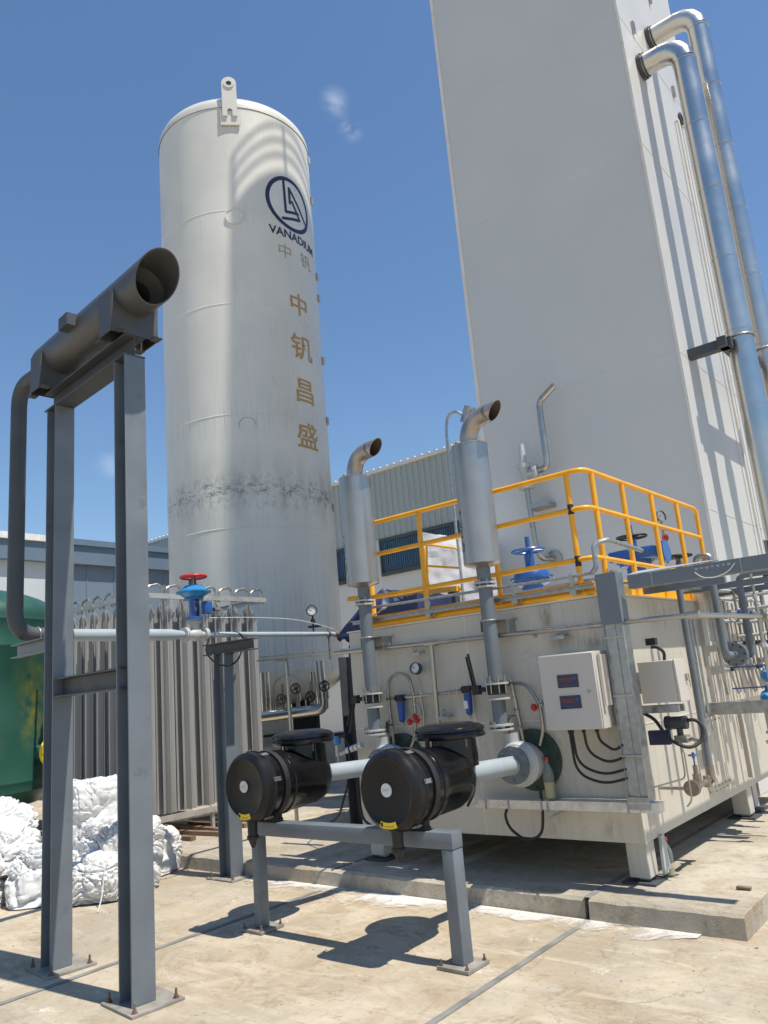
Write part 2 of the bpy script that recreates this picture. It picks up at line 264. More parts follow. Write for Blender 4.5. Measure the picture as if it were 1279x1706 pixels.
M['whiteroof'] = mat('white_roof', (.7, .7, .66), .5)

# ---------------------------------------------------------------- mesh helpers
def V(*a): return Vector(a if len(a) > 1 else a[0])
def frame(d):
    d = d.normalized(); u = Vector((0, 0, 1)) if abs(d.z) < .9 else Vector((1, 0, 0)); s = d.cross(u).normalized(); return s, s.cross(d).normalized() * -1
class MB:
    def __init__(s): s.b = bmesh.new()
    def box(s, c, d, rot=None, bev=0):
        r = bmesh.ops.create_cube(s.b, size=1); vs_ = r['verts']; m = Matrix.Translation(c) @ (rot.to_4x4() if rot else Matrix.Identity(4)) @ Matrix.Diagonal((*d, 1))
        bmesh.ops.transform(s.b, matrix=m, verts=vs_)
        if bev:
            es = list({e for v in vs_ for e in v.link_edges}); bmesh.ops.bevel(s.b, geom=es, offset=bev, segments=2, affect='EDGES', profile=.5)
        return s
    def bx(s, x0, x1, y0, y1, z0, z1, bev=0):
        return s.box(((x0+x1)/2, (y0+y1)/2, (z0+z1)/2), (abs(x1-x0), abs(y1-y0), abs(z1-z0)), bev=bev)
    def bar(s, p0, p1, wd, ht, up=(0, 0, 1)):
        p0, p1 = V(p0), V(p1); d = p1-p0; L = d.length; z = d.normalized(); u = V(up)
        if abs(z.dot(u)) > .95: u = V(1, 0, 0)
        x = u.cross(z).normalized(); y = z.cross(x); rot = Matrix((x, y, z)).transposed()
        return s.box((p0+p1)/2, (wd, ht, L), rot)
    def ring(s, c, r, x, y, n, sx=1, sy=1):
        return [s.b.verts.new(c + x*(math.cos(2*PI*i/n)*r*sx) + y*(math.sin(2*PI*i/n)*r*sy)) for i in range(n)]
    def loft(s, rings, cap0=True, cap1=True, closed=False):
        for a, b in zip(rings[:-1], rings[1:]):
            n = len(a)
            for i in range(n):
                try: s.b.faces.new((a[i], a[(i+1) % n], b[(i+1) % n], b[i]))
                except ValueError: pass
        if cap0: s.b.faces.new(list(reversed(rings[0])))
        if cap1: s.b.faces.new(rings[-1])
        return s
    def cyl(s, p0, p1, r0, r1=None, n=24, caps=True):
        p0, p1 = V(p0), V(p1); r1 = r0 if r1 is None else r1; x, y = frame(p1-p0)
        return s.loft([s.ring(p0, r0, x, y, n), s.ring(p1, r1, x, y, n)], caps, caps)
    def lathe(s, p0, axis, prof, n=32, capa=True, capb=True):
        p0 = V(p0); a = V(axis).normalized(); x, y = frame(a)
        return s.loft([s.ring(p0+a*h, max(r, .0004), x, y, n) for h, r in prof], capa, capb)
    def disc_ring(s, p0, axis, h, ro, ri, n=32):
        p0 = V(p0); a = V(axis).normalized(); x, y = frame(a)
        rs = [s.ring(p0, ro, x, y, n), s.ring(p0+a*h, ro, x, y, n), s.ring(p0+a*h, ri, x, y, n), s.ring(p0, ri, x, y, n)]
        rs.append(rs[0]); return s.loft(rs, False, False)
    def tube(s, pts, r, n=10, rad=0, seg=6, caps=True, taper=None):
        pts = [V(p) for p in pts]
        if rad:
            out = [pts[0]]
            for i in range(1, len(pts)-1):
                a, b, c = pts[i-1], pts[i], pts[i+1]; d0 = (a-b); d1 = (c-b); k = min(rad, d0.length*.49, d1.length*.49)
                if d0.normalized().dot(d1.normalized()) < -.999: out.append(b); continue
                q0 = b+d0.normalized()*k; q1 = b+d1.normalized()*k
                for j in range(seg+1):
                    t = j/seg; out.append(q0*(1-t)**2 + b*2*t*(1-t) + q1*t*t)
            out.append(pts[-1]); pts = out
        tang = []
        for i in range(len(pts)):
            a = pts[max(i-1, 0)]; b = pts[min(i+1, len(pts)-1)]; tang.append((b-a).normalized())
        x, y = frame(tang[0]); rings = []
        for i, p in enumerate(pts):
            t = tang[i]; x = (x - t*x.dot(t)).normalized(); y = t.cross(x).normalized()
            rr = r if taper is None else r*(1+(taper-1)*i/(len(pts)-1))
            rings.append(s.ring(p, rr, x, y, n))
        return s.loft(rings, caps, caps)
    def torus(s, c, axis, R_, r, n=28, m=8):
        c = V(c); a = V(axis).normalized(); x, y = frame(a); rings = []
        for i in range(n):
            t = 2*PI*i/n; d = x*math.cos(t)+y*math.sin(t)
            rings.append([s.b.verts.new(c+d*(R_+r*math.cos(2*PI*j/m))+a*(r*math.sin(2*PI*j/m))) for j in range(m)])
        rings.append(rings[0]); return s.loft(rings, False, False)
    def arc(s, c, axis, R_, r, a0, a1, xd, n=16, m=6):
        c = V(c); a = V(axis).normalized(); x = V(xd).normalized(); y = a.cross(x)
        return s.tube([c+x*math.cos(a0+(a1-a0)*i/n)*R_+y*math.sin(a0+(a1-a0)*i/n)*R_ for i in range(n+1)], r, m)
    def prism(s, pts, d):
        d = V(d); a = [s.b.verts.new(V(p)) for p in pts]; b = [s.b.verts.new(V(p)+d) for p in pts]
        s.b.faces.new(list(reversed(a))); s.b.faces.new(b); n = len(a)
        for i in range(n): s.b.faces.new((a[i], a[(i+1) % n], b[(i+1) % n], b[i]))
        return s
    def quad(s, a, b, c, d):
        s.b.faces.new([s.b.verts.new(V(p)) for p in (a, b, c, d)]); return s
    def hbeam(s, p0, p1, depth, width, fd, t=.011, tw=.009):
        """H section from p0 to p1; fd = direction of the flange normals"""
        p0, p1 = V(p0), V(p1); f = V(fd).normalized()
        d = (p1-p0).normalized(); wv = d.cross(f).normalized()
        rot = Matrix((wv, f, d)).transposed(); L = (p1-p0).length; mid = (p0+p1)/2
        s.box(mid+f*(depth/2-t/2), (width, t, L), rot); s.box(mid-f*(depth/2-t/2), (width, t, L), rot); s.box(mid, (tw, depth-2*t, L), rot); return s
    def chan(s, p0, p1, depth, width, fd, side, t=.007):
        """C channel; fd = flange normal direction, side = direction the web lies to"""
        p0, p1 = V(p0), V(p1); f = V(fd).normalized(); d = (p1-p0).normalized(); wv = V(side).normalized()
        rot = Matrix((wv, f, d)).transposed() if wv.cross(f).dot(d) > 0 else Matrix((-wv, f, d)).transposed(); L = (p1-p0).length; mid = (p0+p1)/2
        s.box(mid+f*(depth/2-t/2), (width, t, L), rot); s.box(mid-f*(depth/2-t/2), (width, t, L), rot); s.box(mid+wv*(width/2-t/2), (t, depth-2*t, L), rot); return s
    def bolts(s, c, axis, R_, n, r=.008, h=.012, a0=0, hexa=6):
        c = V(c); a = V(axis).normalized(); x, y = frame(a)
        for i in range(n):
            t = a0+2*PI*i/n; p = c+(x*math.cos(t)+y*math.sin(t))*R_; s.cyl(p-a*h, p+a*h, r, n=hexa)
        return s
    def build(s, name, m, parent=None, local=False, bev=0):
        b = s.b
        if parent is not None and not local:
            p = parent; off = Vector((0, 0, 0))
            while p is not None: off += p.location; p = p.parent
            bmesh.ops.translate(b, verts=b.verts, vec=-off)
        bmesh.ops.recalc_face_normals(b, faces=b.faces)
        b.edges.ensure_lookup_table()
        for f in b.faces: f.smooth = True
        for e in b.edges:
            if len(e.link_faces) == 2:
                if e.calc_face_angle(0) > R(32): e.smooth = False
        me = bpy.data.meshes.new(name); b.to_mesh(me); b.free(); me.materials.append(m)
        o = bpy.data.objects.new(name, me); C.objects.link(o); o.parent = parent
        if bev:
            md = o.modifiers.new('bevel', 'BEVEL'); md.width = bev; md.segments = 1; md.limit_method = 'ANGLE'; md.angle_limit = R(50)
        return o
def tag(o, label=None, cat=None, group=None, kind=None):
    if label: o['label'] = label
    if cat: o['category'] = cat
    if group: o['group'] = group
    if kind: o['kind'] = kind
    return o
def thing(name, label, cat, loc=(0, 0, 0), group=None, rz=0):
    o = bpy.data.objects.new(name, None); C.objects.link(o); o.location = loc; o.rotation_euler = (0, 0, rz); o.empty_display_size = .1
    return tag(o, label, cat, group)
def copy_tree(o, parent=None):
    c = o.copy(); C.objects.link(c); c.parent = parent
    for ch in [q for q in bpy.data.objects if q.parent == o]: copy_tree(ch, c)
    return c
def text_bm(s, size, bold=0):
    cu = bpy.data.curves.new('lettering', 'FONT'); cu.body = s; cu.size = size; cu.offset = bold; cu.align_x = 'CENTER'; cu.align_y = 'CENTER'; cu.resolution_u = 4
    ob = bpy.data.objects.new('lettering', cu); C.objects.link(ob); bpy.context.view_layer.update()
    dg = bpy.context.evaluated_depsgraph_get(); me = bpy.data.meshes.new_from_object(ob.evaluated_get(dg)); b = bmesh.new(); b.from_mesh(me)
    bpy.data.objects.remove(ob); bpy.data.meshes.remove(me); return b
def text_outline_fit(b, w=None, h=None):
    xs = [v.co.x for v in b.verts]; ys = [v.co.y for v in b.verts]; cx, cy = (min(xs)+max(xs))/2, (min(ys)+max(ys))/2
    sx = (w/(max(xs)-min(xs))) if w else 1; sy = (h/(max(ys)-min(ys))) if h else sx
    if not w: sx = sy
    for v in b.verts: v.co.x = (v.co.x-cx)*sx; v.co.y = (v.co.y-cy)*sy; v.co.z = 0
def wrap(b, u0, z0, rad, cx=0, cy=0, off=.004, step=.05, rot=0):
    """bend a flat bmesh (x=arc length, y=height) round a vertical cylinder; u measured from the -Y direction"""
    if rot:
        for v in b.verts: v.co.x, v.co.y = v.co.x*math.cos(rot)-v.co.y*math.sin(rot), v.co.x*math.sin(rot)+v.co.y*math.cos(rot)
    xs = [v.co.x for v in b.verts]; x = min(xs)
    while x < max(xs):
        bmesh.ops.bisect_plane(b, geom=b.verts[:]+b.edges[:]+b.faces[:], plane_co=(x, 0, 0), plane_no=(1, 0, 0)); x += step
    for v in b.verts:
        th = (v.co.x+u0)/rad; v.co = Vector((cx+(rad+off)*math.sin(th), cy-(rad+off)*math.cos(th), z0+v.co.y))
    return b
def raw(b, name, m, parent, thick=0):
    mb = MB(); mb.b.free(); mb.b = b
    return mb.build(name, m, parent, local=True)

def crumple(seed, sx, sy, sz, amp=.22, sub=6, flat=.35):
    """cloth sack: rounded block, low swells, long sharp folds and fine creases running at varied angles"""
    b = bmesh.new(); bmesh.ops.create_icosphere(b, subdivisions=sub, radius=1); rnd = random.Random(seed)
    off = Vector((seed*7.3, seed*3.1, -seed*5.7)); dirs = [Vector((rnd.uniform(-1, 1), rnd.uniform(-1, 1), rnd.uniform(-.6, .6))).normalized() for k in range(4)]
    for v in b.verts:
        p = v.co.copy(); q = Vector((math.copysign(abs(p.x)**.7, p.x), math.copysign(abs(p.y)**.7, p.y), math.copysign(abs(p.z)**.8, p.z)))
        wv = noise.noise_vector(p*.9+off)*.9; n1 = noise.noise(p*.9+off); rid = 0
        for k, dd in enumerate(dirs):
            s_ = p+wv; u = s_ - dd*s_.dot(dd)*.72; f = (1.5, 2.6, 4.2, 7.5)[k]; a = (1, .55, .3, .13)[k]
            rid += a*(1-min(1, abs(noise.noise(u*f+off+Vector((k*11, 0, 0))))*3.0))**2.6
        dist, _ = noise.voronoi((p+wv*.5)*2.3+off); e = dist[1]-dist[0]; dist2, _ = noise.voronoi((p+wv)*5.2-off); e2 = dist2[1]-dist2[0]
        d = 1+n1*.38-(rid-.45)*amp-.05*max(0, 1-e/.16)**1.5-.016*max(0, 1-e2/.2)+.06*(dist[0]-.4)
        q *= d; v.co = Vector((q.x*sx, q.y*sy, q.z*sz))
        if v.co.z < -sz*flat: v.co.z = -sz*flat + (v.co.z+sz*flat)*.08
    mz = min(v.co.z for v in b.verts)
    for v in b.verts: v.co.z -= mz
    return b
# ================================================================ SETTING
g = MB(); g.quad((-400, -150, 0), (400, -150, 0), (400, 600, 0), (-400, 600, 0)); tag(g.build('ground', M['ground']), kind='structure')
def slab(name, x0, x1, y0, y1, z, seed):
    rnd = random.Random(seed); m = MB(); b = m.b
    # irregular front edge: small steps along x
    n = max(4, int((x1-x0)/.06)); top = []; mid = []; bot = []
    for i in range(n+1):
        x = x0+(x1-x0)*i/n; j = .022*noise.noise(V(x*3.1, seed, 0))+.016*noise.noise(V(x*11, seed, 4))+rnd.uniform(-.004, .004); top.append(b.verts.new((x, y0+j+.03, z+rnd.uniform(-.002, .001)))); mid.append(b.verts.new((x, y0+j+.004, z-.016-abs(j)*.5))); bot.append(b.verts.new((x, y0+j*.5-.012, -.02)))
    ub = [b.verts.new((v.co.x, y1, z)) for v in top]
    for i in range(n):
        b.faces.new((top[i], top[i+1], ub[i+1], ub[i])); b.faces.new((mid[i], mid[i+1], top[i+1], top[i])); b.faces.new((bot[i], bot[i+1], mid[i+1], mid[i]))
    r0 = b.verts.new((x1, y1, -.02)); b.faces.new((top[-1], mid[-1], bot[-1], r0, ub[-1])); l0 = b.verts.new((x0, y1, -.02)); b.faces.new((bot[0], mid[0], top[0], ub[0], l0))
    return tag(m.build(name, M['pad']), kind='structure')
slab('concrete_pad', -2.62, -1.64, 5.03, 11.5, .135, 1)
slab('concrete_pad', -12.5, -2.66, 5.06, 13, .13, 2)
def strip(pts, wd, z=.004, h=None, m='joint', name='joint_strip'):
    mb = MB(); rnd = random.Random(5)
    for (a, b_) in zip(pts[:-1], pts[1:]):
        a, b_ = V(a), V(b_); d = (b_-a).normalized(); s = V(-d.y, d.x, 0)*wd/2
        mb.quad(a-s, a+s, b_+s, b_-s)
    return tag(mb.build(name, M[m]), kind='structure')
strip([(-2.58, -3, .004), (-2.64, 5.02, .004)], .045); strip([(-2.64, 5.05, .137), (-2.64, 11, .137)], .05)
strip([(-5.12, -3, .004), (-5.0, 5.05, .004)], .05); strip([(-5.0, 5.08, .134), (-5.0, 12, .134)], .03)
strip([(-30, 3.05, .004), (-7.9, 2.95, .004)], .03)
# powdery residue along the foot of the pad
def residue(pts, z):
    mb = MB(); rnd = random.Random(9); N = 60; P = []
    for i in range(N+1):
        t = i/N*(len(pts)-1); k = min(int(t), len(pts)-2); f = t-k; a, b_ = pts[k], pts[k+1]
        x = a[0]+(b_[0]-a[0])*f; y = a[1]+(b_[1]-a[1])*f; wd = (a[2]+(b_[2]-a[2])*f)*(.7+.6*abs(noise.noise(V(i*.31, z*9, 2))))
        P.append((x, y, wd))
    for a, b_ in zip(P[:-1], P[1:]): mb.quad((a[0], a[1], z), (b_[0], b_[1], z), (b_[0], b_[1]-b_[2], z), (a[0], a[1]-a[2], z))
    return tag(mb.build('white_residue', M['residue']), kind='stuff', label='white cement powder spilled along the foot of the concrete pad')
residue([(-6.3, 5.05, .55), (-4.6, 5.05, .55), (-3.4, 5.04, .55), (-2.5, 5.02, .5), (-1.9, 5.02, .1)], .008)

# ================================================================ FAR BUILDINGS
def warehouse_big():
    x0, x1, y0 = -32, -4, 20.0
    t = thing('warehouse', 'large grey green corrugated warehouse behind the tank and tower', 'building', (-18, y0, 0))
    m = MB(); m.bx(x0, x1, y0+.0, y0+14, 0, 6.55); m.bx(x0, x1, y0+.02, y0+14, 6.55, 8.75); m.build('lower_wall', M['wallwhite'], t)
    m = MB(); b = m.b; per = .24; n = int((x1-x0)/per)
    z0, z1 = 6.5, 8.8; pts = []
    for i in range(n):
        x = x0+i*per; pts += [(x, y0-.03), (x+per*.55, y0-.03), (x+per*.66, y0-.075), (x+per*.9, y0-.075)]
    pts.append((x1, y0-.03)); lo = [b.verts.new((p[0], p[1], z0)) for p in pts]; hi = [b.verts.new((p[0], p[1], z1)) for p in pts]
    for i in range(len(pts)-1): b.faces.new((lo[i], lo[i+1], hi[i+1], hi[i]))
    m.build('corrugated_cladding', M['wallcorr'], t)
    m = MB(); m.bx(x0-.2, x1+.2, y0-.14, y0+14.2, 8.8, 8.92)
    for i in range(int((x1-x0)/.3)): m.bx(x0+i*.3, x0+i*.3+.06, y0-.14, y0+6, 8.92, 8.97)
    m.build('roof', M['creamtrim'], t)
    for (a, b_) in ((-18.42, -16.95), (-16.35, -13.4), (-13.2, -9.5)):
        m = MB(); m.bx(a, b_, y0-.04, y0-.01, 5.32, 6.42); f = m.build('window', M['glass'], t)
        m = MB()
        for (q0, q1, r0, r1) in ((a-.05, b_+.05, 6.38, 6.48), (a-.05, b_+.05, 5.22, 5.34), (a-.05, a+.02, 5.34, 6.38), (b_-.02, b_+.05, 5.34, 6.38)): m.bx(q0, q1, y0-.09, y0-.035, r0, r1)
        m.build('window_frame', M['winframe'], f)
        m = MB(); n = int((b_-a)/.09)
        for i in range(n):
            x = a+.04+i*(b_-a-.08)/n; m.bx(x, x+.05, y0-.055, y0-.045, 5.45+.12*((i*37) % 5)/5, 6.36)
        m.build('blue_blind', M['bluecurtain'], f)
warehouse_big()
def side_building(name, label, x, y0, y1, z, wall, fas, wmat, fmat, lip=.35):
    t = thing(name, label, 'building', (x, (y0+y1)/2, 0))
    m = MB(); m.bx(x-14, x, y0, y1, 0, z-.9); m.build('wall', M[wmat], t)
    m = MB(); 
    for i in range(int((y1-y0)/1.1)): m.bx(x-.0, x+.02, y0+i*1.1, y0+i*1.1+.05, 0, z-.92)
    m.build('wall_rib', M[wmat], t)
    m = MB(); m.bx(x-14, x+.25, y0-.1, y1+.1, z-.9, z-.22); m.build('fascia', M[fmat], t)
    m = MB(); m.bx(x-14.1, x+lip, y0-.15, y1+.15, z-.22, z); m.build('roof_edge', M[fas], t)
side_building('warehouse', 'pale walled warehouse with white roof edge behind the green tank', -26.0, 0, 13.7, 7.75, None, 'whiteroof', 'wallpale', 'fascia')
side_building('warehouse', 'blue grey clad warehouse between green tank and storage tank', -26.3, 13.8, 34, 7.8, None, 'fascia', 'bluewall', 'fascia')

# ================================================================ COLD BOX TOWER
TX0, TX1, TY0, TY1, TH = -5.5, -2.62, 9.2, 12.2, 21.9
def tower():
    t = thing('tower', 'tall square grey clad tower behind the process skid', 'tower', ((TX0+TX1)/2, (TY0+TY1)/2, 0))
    m = MB(); m.bx(TX0, TX1, TY0, TY1, .13, TH); m.build('cladding', M['whitetower'], t)
    for z in (3.3, 5.27, 8.2, 10.2, 13.1, 16):
        m = MB(); m.bx(TX0-.002, TX1+.0035, TY0-.0035, TY1+.002, z, z+(.01 if z == 5.27 else .006)); m.build('panel_seam', M['faintseam'], t)
    m = MB(); m.bx(TX1-.02, TX1+.008, TY0-.009, TY0+.003, .13, TH); m.bx(TX1+.001, TX1+.008, TY0-.006, TY0+.02, .13, TH); m.bx(TX0-.012, TX0+.04, TY0-.012, TY0+.003, .13, TH); m.build('corner_trim', M['creamtrim'], t)
    r = MB()
    for z in (.35, .7, 1.05):
        for (a, b_) in (((TX0, TY0), (TX1, TY0)), ((TX1, TY0), (TX1, TY1)), ((TX1, TY1), (TX0, TY1)), ((TX0, TY1), (TX0, TY0))): r.cyl((a[0], a[1], TH+z), (b_[0], b_[1], TH+z), .03, n=8)
    for i in range(4):
        f = i/3
        for (x, y) in ((TX0, TY0+(TY1-TY0)*f), (TX1, TY0+(TY1-TY0)*f), (TX0+(TX1-TX0)*f, TY0), (TX0+(TX1-TX0)*f, TY1)): r.cyl((x, y, TH), (x, y, TH+1.08), .032, n=8)
    r.build('roof_railing', M['yellow'], t)
    for (y, z, rr) in ((11.45, 9.85, .1),): 
        m = MB(); m.disc_ring((TX1, y, z), (1, 0, 0), .03, rr, rr*.55, 20); m.build('blind_port', M['greydark_shade'], t)
    m = MB()
    for (y, z) in ((9.75, 10.35), (10.95, 11.75), (11.3, 10.25)): m.box((TX1+.02, y, z), (.04, .06, .18))
    m.build('lifting_tab', M['steel'], t)
tower()
def insulated_pipe(label, y, z, x, rr):
    t = thing('insulated_pipe', label, 'pipe', (x, y, 0), 'bright clad pipes running down the tower')
    m = MB(); m.tube([(TX1, y, z), (x-.28, y, z)], rr, 28, caps=True)
    m.build('nozzle', M['alclad'], t)
    # mitred elbow with segments
    m = MB(); c = V(x-.28, y, z-.28); pts = [c+V(math.sin(a), 0, math.cos(a))*.28 for a in [PI/2*i/4 for i in range(5)]]
    m.tube(pts, rr*1.01, 28); m.build('elbow', M['alclad'], t)
    m = MB(); m.cyl((x, y, z-.28), (x, y, 2.6), rr, n=32); m.build('riser', M['alclad'], t)
    zz = z-.3
    while zz > 2.7:
        m = MB(); m.lathe((x, y, zz), (0, 0, 1), [(0, rr+.0), (.001, rr+.006), (.018, rr+.006), (.02, rr+.0)], 32, False, False); zz -= .98; m.build('joint_band', M['alclad'], t)
    m = MB(); m.disc_ring((TX1+.005, y, z), (1, 0, 0), .05, rr+.03, rr-.01, 28); m.disc_ring((TX1+.07, y, z), (1, 0, 0), .02, rr+.02, rr-.01, 28); m.build('wall_collar', M['greydark_shade'], t)
insulated_pipe('nearer bright clad pipe on the tower, lower of the two elbows', 9.8, 9.72, -2.05, .15)
insulated_pipe('farther bright clad pipe on the tower, higher of the two elbows', 10.5, 10.68, -1.94, .14)
for (y, x, z1, rr, lab) in ((11.1, -2.57, 9.6, .02, 'thin grey conduit running down the tower between the two clad pipes, nearer one'), (11.45, -2.57, 9.7, .018, 'thin grey conduit running down the tower between the two clad pipes, farther one')):
    m = MB(); m.tube([(TX1, y, z1), (x, y, z1), (x, y, 2.8)], rr, 10, .06); o = m.build('conduit', M['creamtrim'])
    o['label'] = lab; o['category'] = 'pipe'; o['group'] = 'thin conduits down the tower'
def pipe_bracket(label, z):
    t = thing('pipe_bracket', label, 'bracket', (TX1, 10, z))
    m = MB(); m.bx(TX1, -2.1, 9.53, 9.65, z-.06, z+.06); m.build('arm', M['greydark_shade'], t)
    m = MB(); m.bx(-2.24, -2.14, 9.45, 11.4, z-.06, z+.06); m.build('cross_bar', M['greydark_shade'], t)
    m = MB(); m.torus((-2.05, 9.8, z+.09), (0, 0, 1), .165, .012); m.torus((-1.94, 10.5, z+.09), (0, 0, 1), .165, .012); m.build('clamp', M['galv'], t)
pipe_bracket('dark steel bracket holding the clad pipes off the tower', 5.32)

# relief pipe on the tower front
t = thing('relief_pipe', 'thin grey vent pipe with safety valve on tower front wall', 'pipe', (-4.6, 9.1, 3))
m = MB(); m.tube([(-4.62, 9.2, 3.05), (-4.72, 9.0, 3.05), (-4.76, 8.98, 3.3), (-4.78, 8.98, 4.0)], .035, 10, .08); m.build('lower_pipe', M['steel'], t)
m = MB(); m.disc_ring((-4.62, 9.19, 3.05), (0, -1, 0), .02, .11, .03, 20); m.build('wall_flange', M['steel'], t)
m = MB(); m.cyl((-4.78, 8.98, 4.0), (-4.78, 8.98, 4.05), .1); m.cyl((-4.78, 8.98, 4.05), (-4.78, 8.98, 4.28), .06); m.cyl((-4.78, 8.98, 4.28), (-4.78, 8.98, 4.34), .09); m.cyl((-4.78, 8.98, 4.34), (-4.78, 8.98, 4.62), .055, .03); m.cyl((-4.78, 8.98, 4.2), (-4.6, 8.98, 4.2), .04); m.cyl((-4.62, 8.98, 4.2), (-4.58, 8.98, 4.2), .09); m.build('safety_valve', M['casting'], t)
m = MB(); m.tube([(-4.6, 8.98, 4.2), (-4.44, 8.98, 4.22), (-4.44, 8.98, 5.12), (-4.18, 8.98, 5.28)], .042, 10, .08); m.build('discharge_pipe', M['steel'], t)
m = MB(); m.bx(-4.8, -4.5, 8.95, 9.2, 3.72, 3.78); m.build('pipe_support', M['steel'], t)

# ================================================================ STORAGE TANK
TKX, TKY, TR = -11.33, 9.92, 1.6
def tank():
    t = thing('storage_tank', 'tall white cylindrical storage tank with round emblem and gold lettering', 'tank', (TKX, TKY, 0))
    prof = [(1.3, .0), (1.34, .5), (1.5, 1.05), (1.75, 1.42), (2.05, TR)] ; zz = 2.05
    m = MB(); prof = [(2.02-.62*math.cos(a), TR*math.sin(a)) for a in [PI/2*i/10 for i in range(11)]]; prof[-1] = (2.02, TR-.004)
    m.lathe((TKX, TKY, 0), (0, 0, 1), prof, 96, False, False); m.build('bottom_head', M['tank'], t)
    m = MB(); m.lathe((TKX, TKY, 0), (0, 0, 1), [(2.02, TR), (13.12, TR)], 160, False, False); sh = m.build('shell', M['tank'], t)
    for z in (4.54, 6.64, 8.84, 10.8):
        m = MB(); m.lathe((TKX, TKY, 0), (0, 0, 1), [(z-.014, TR-.002), (z-.005, TR+.005), (z+.005, TR+.005), (z+.014, TR-.002)], 160, False, False); m.build('weld_seam', M['tank'], sh)
    m = MB(); prof = [(13.12, TR+.012), (13.2, TR+.01)]+[(13.2+.6*math.sin(a), (TR+.01)*math.cos(a)) for a in [PI/2*i/14 for i in range(1, 14)]]+[(13.8, .01)]
    m.lathe((TKX, TKY, 0), (0, 0, 1), prof, 96, False, True); m.build('top_head', M['tank'], t)
    for k, th in enumerate((38, 128, 218, 308)):
        m = MB(); b = m.b; w2 = 11
        for rr in (0, 1): pass
        outer = []; inner = []
        n = 8
        for j in range(n+1):
            a = R(th-w2+2*w2*j/n); outer.append([b.verts.new((TKX+TR*math.sin(a), TKY-TR*math.cos(a), z)) for z in (.82, 2.1)]); inner.append([b.verts.new((TKX+(TR-.03)*math.sin(a), TKY-(TR-.03)*math.cos(a), z)) for z in (.82, 2.1)])
        for L_ in (outer, inner):
            for a, c in zip(L_[:-1], L_[1:]): b.faces.new((a[0], c[0], c[1], a[1]))
        for e in (0, n): b.faces.new((outer[e][0], inner[e][0], inner[e][1], outer[e][1]))
        lg = m.build('leg', M['tank'], t)
        a = R(th); m = MB(); m.box((TKX+TR*math.sin(a), TKY-TR*math.cos(a), .845), (.5, .5, .05), Matrix.Rotation(a, 3, 'Z')); m.build('foot_plate', M['greydark_shade'], lg)
    # lifting lug
    a = R(47); n_ = V(math.sin(a), -math.cos(a), 0); s_ = V(math.cos(a), math.sin(a), 0); c0 = V(TKX, TKY, 0)+n_*(TR+.012)
    pts = []; hw = .145
    prof = [(-hw, 12.86), (-.05, 12.86), (-.05, 12.98)]+[(math.cos(q)*.05, 12.98+math.sin(q)*.05) for q in (2.6, 2.1, 1.57, 1.0, .5)]+[(.05, 12.98), (.05, 12.86), (hw, 12.86), (hw, 13.62)]+[(math.cos(q)*hw, 13.62+math.sin(q)*hw) for q in [PI*i/10 for i in range(1, 10)]]+[(-hw, 13.62)]
    m = MB(); m.prism([c0+n_*.03+s_*x+V(0, 0, z) for x, z in prof], n_*.04); m.lathe(c0+n_*.07+V(0, 0, 13.6), n_, [(0, .1), (.02, .1), (.02, .055), (-.0, .055)], 24, False, False); lg = m.build('lifting_lug', M['tank'], t)
    m = MB(); m.cyl(c0+n_*.068+V(0, 0, 13.6), c0+n_*.075+V(0, 0, 13.6), .055); m.build('eye_hole', M['greydark_shade'], lg)
    m = MB(); m.prism([c0+s_*x+V(0, 0, z) for x, z in ((-.19, 12.68), (.19, 12.68), (.19, 13.0), (-.19, 13.0))], n_*.035); m.build('lug_pad', M['tank'], lg)
    for (u, z, rr, nm) in ((1.30, 10.66, .17, 'round_port'), (1.36, 6.42, .15, 'ground_patch')):
        th = u/TR; n2 = V(math.sin(th), -math.cos(th), 0)
        m = MB()
        if nm == 'round_port':
            m.disc_ring(V(TKX, TKY, z)+n2*(TR-.04), n2, .065, rr, rr-.012, 28); m.cyl(V(TKX, TKY, z)+n2*(TR-.04), V(TKX, TKY, z)+n2*(TR+.012), rr-.01, n=28); m.build(nm, M['tank'], t)
        else:
            m.arc(V(TKX, TKY, z)+n2*(TR-.002), n2, rr, .008, PI*.0, PI*1.1, (n2.cross(V(0, 0, 1)))*-1); m.build('worn_ring', M['seam'], t)
    # emblem and lettering wrapped round the shell
    def stroke(pts, wd):
        b = bmesh.new()
        for p, q in zip(pts[:-1], pts[1:]):
            p, q = V(*p, 0), V(*q, 0); d = (q-p).normalized(); s = V(-d.y, d.x, 0)*wd/2; e = d*wd*.32
            b.faces.new([b.verts.new(x) for x in (p-s-e, q-s+e, q+s+e, p+s-e)])
        return b
    b = bmesh.new(); n = 96
    vs_o = [b.verts.new((.60*math.cos(2*PI*i/n), .60*math.sin(2*PI*i/n), 0)) for i in range(n)]; vs_i = [b.verts.new((.515*math.cos(2*PI*i/n), .515*math.sin(2*PI*i/n), 0)) for i in range(n)]
    for i in range(n): b.faces.new((vs_o[i], vs_o[(i+1) % n], vs_i[(i+1) % n], vs_i[i]))
    em = raw(wrap(b, 2.53, 11.22, TR, off=.006), 'emblem', M['navy'], t)
    b = bmesh.new(); ci = b.verts.new((0, 0, 0)); pv = [b.verts.new((.53*math.cos(2*PI*i/n), .53*math.sin(2*PI*i/n), 0)) for i in range(n)]
    for i in range(n): b.faces.new((ci, pv[i], pv[(i+1) % n]))
    raw(wrap(b, 2.53, 11.22, TR, off=.003), 'emblem_field', M['label'], em)
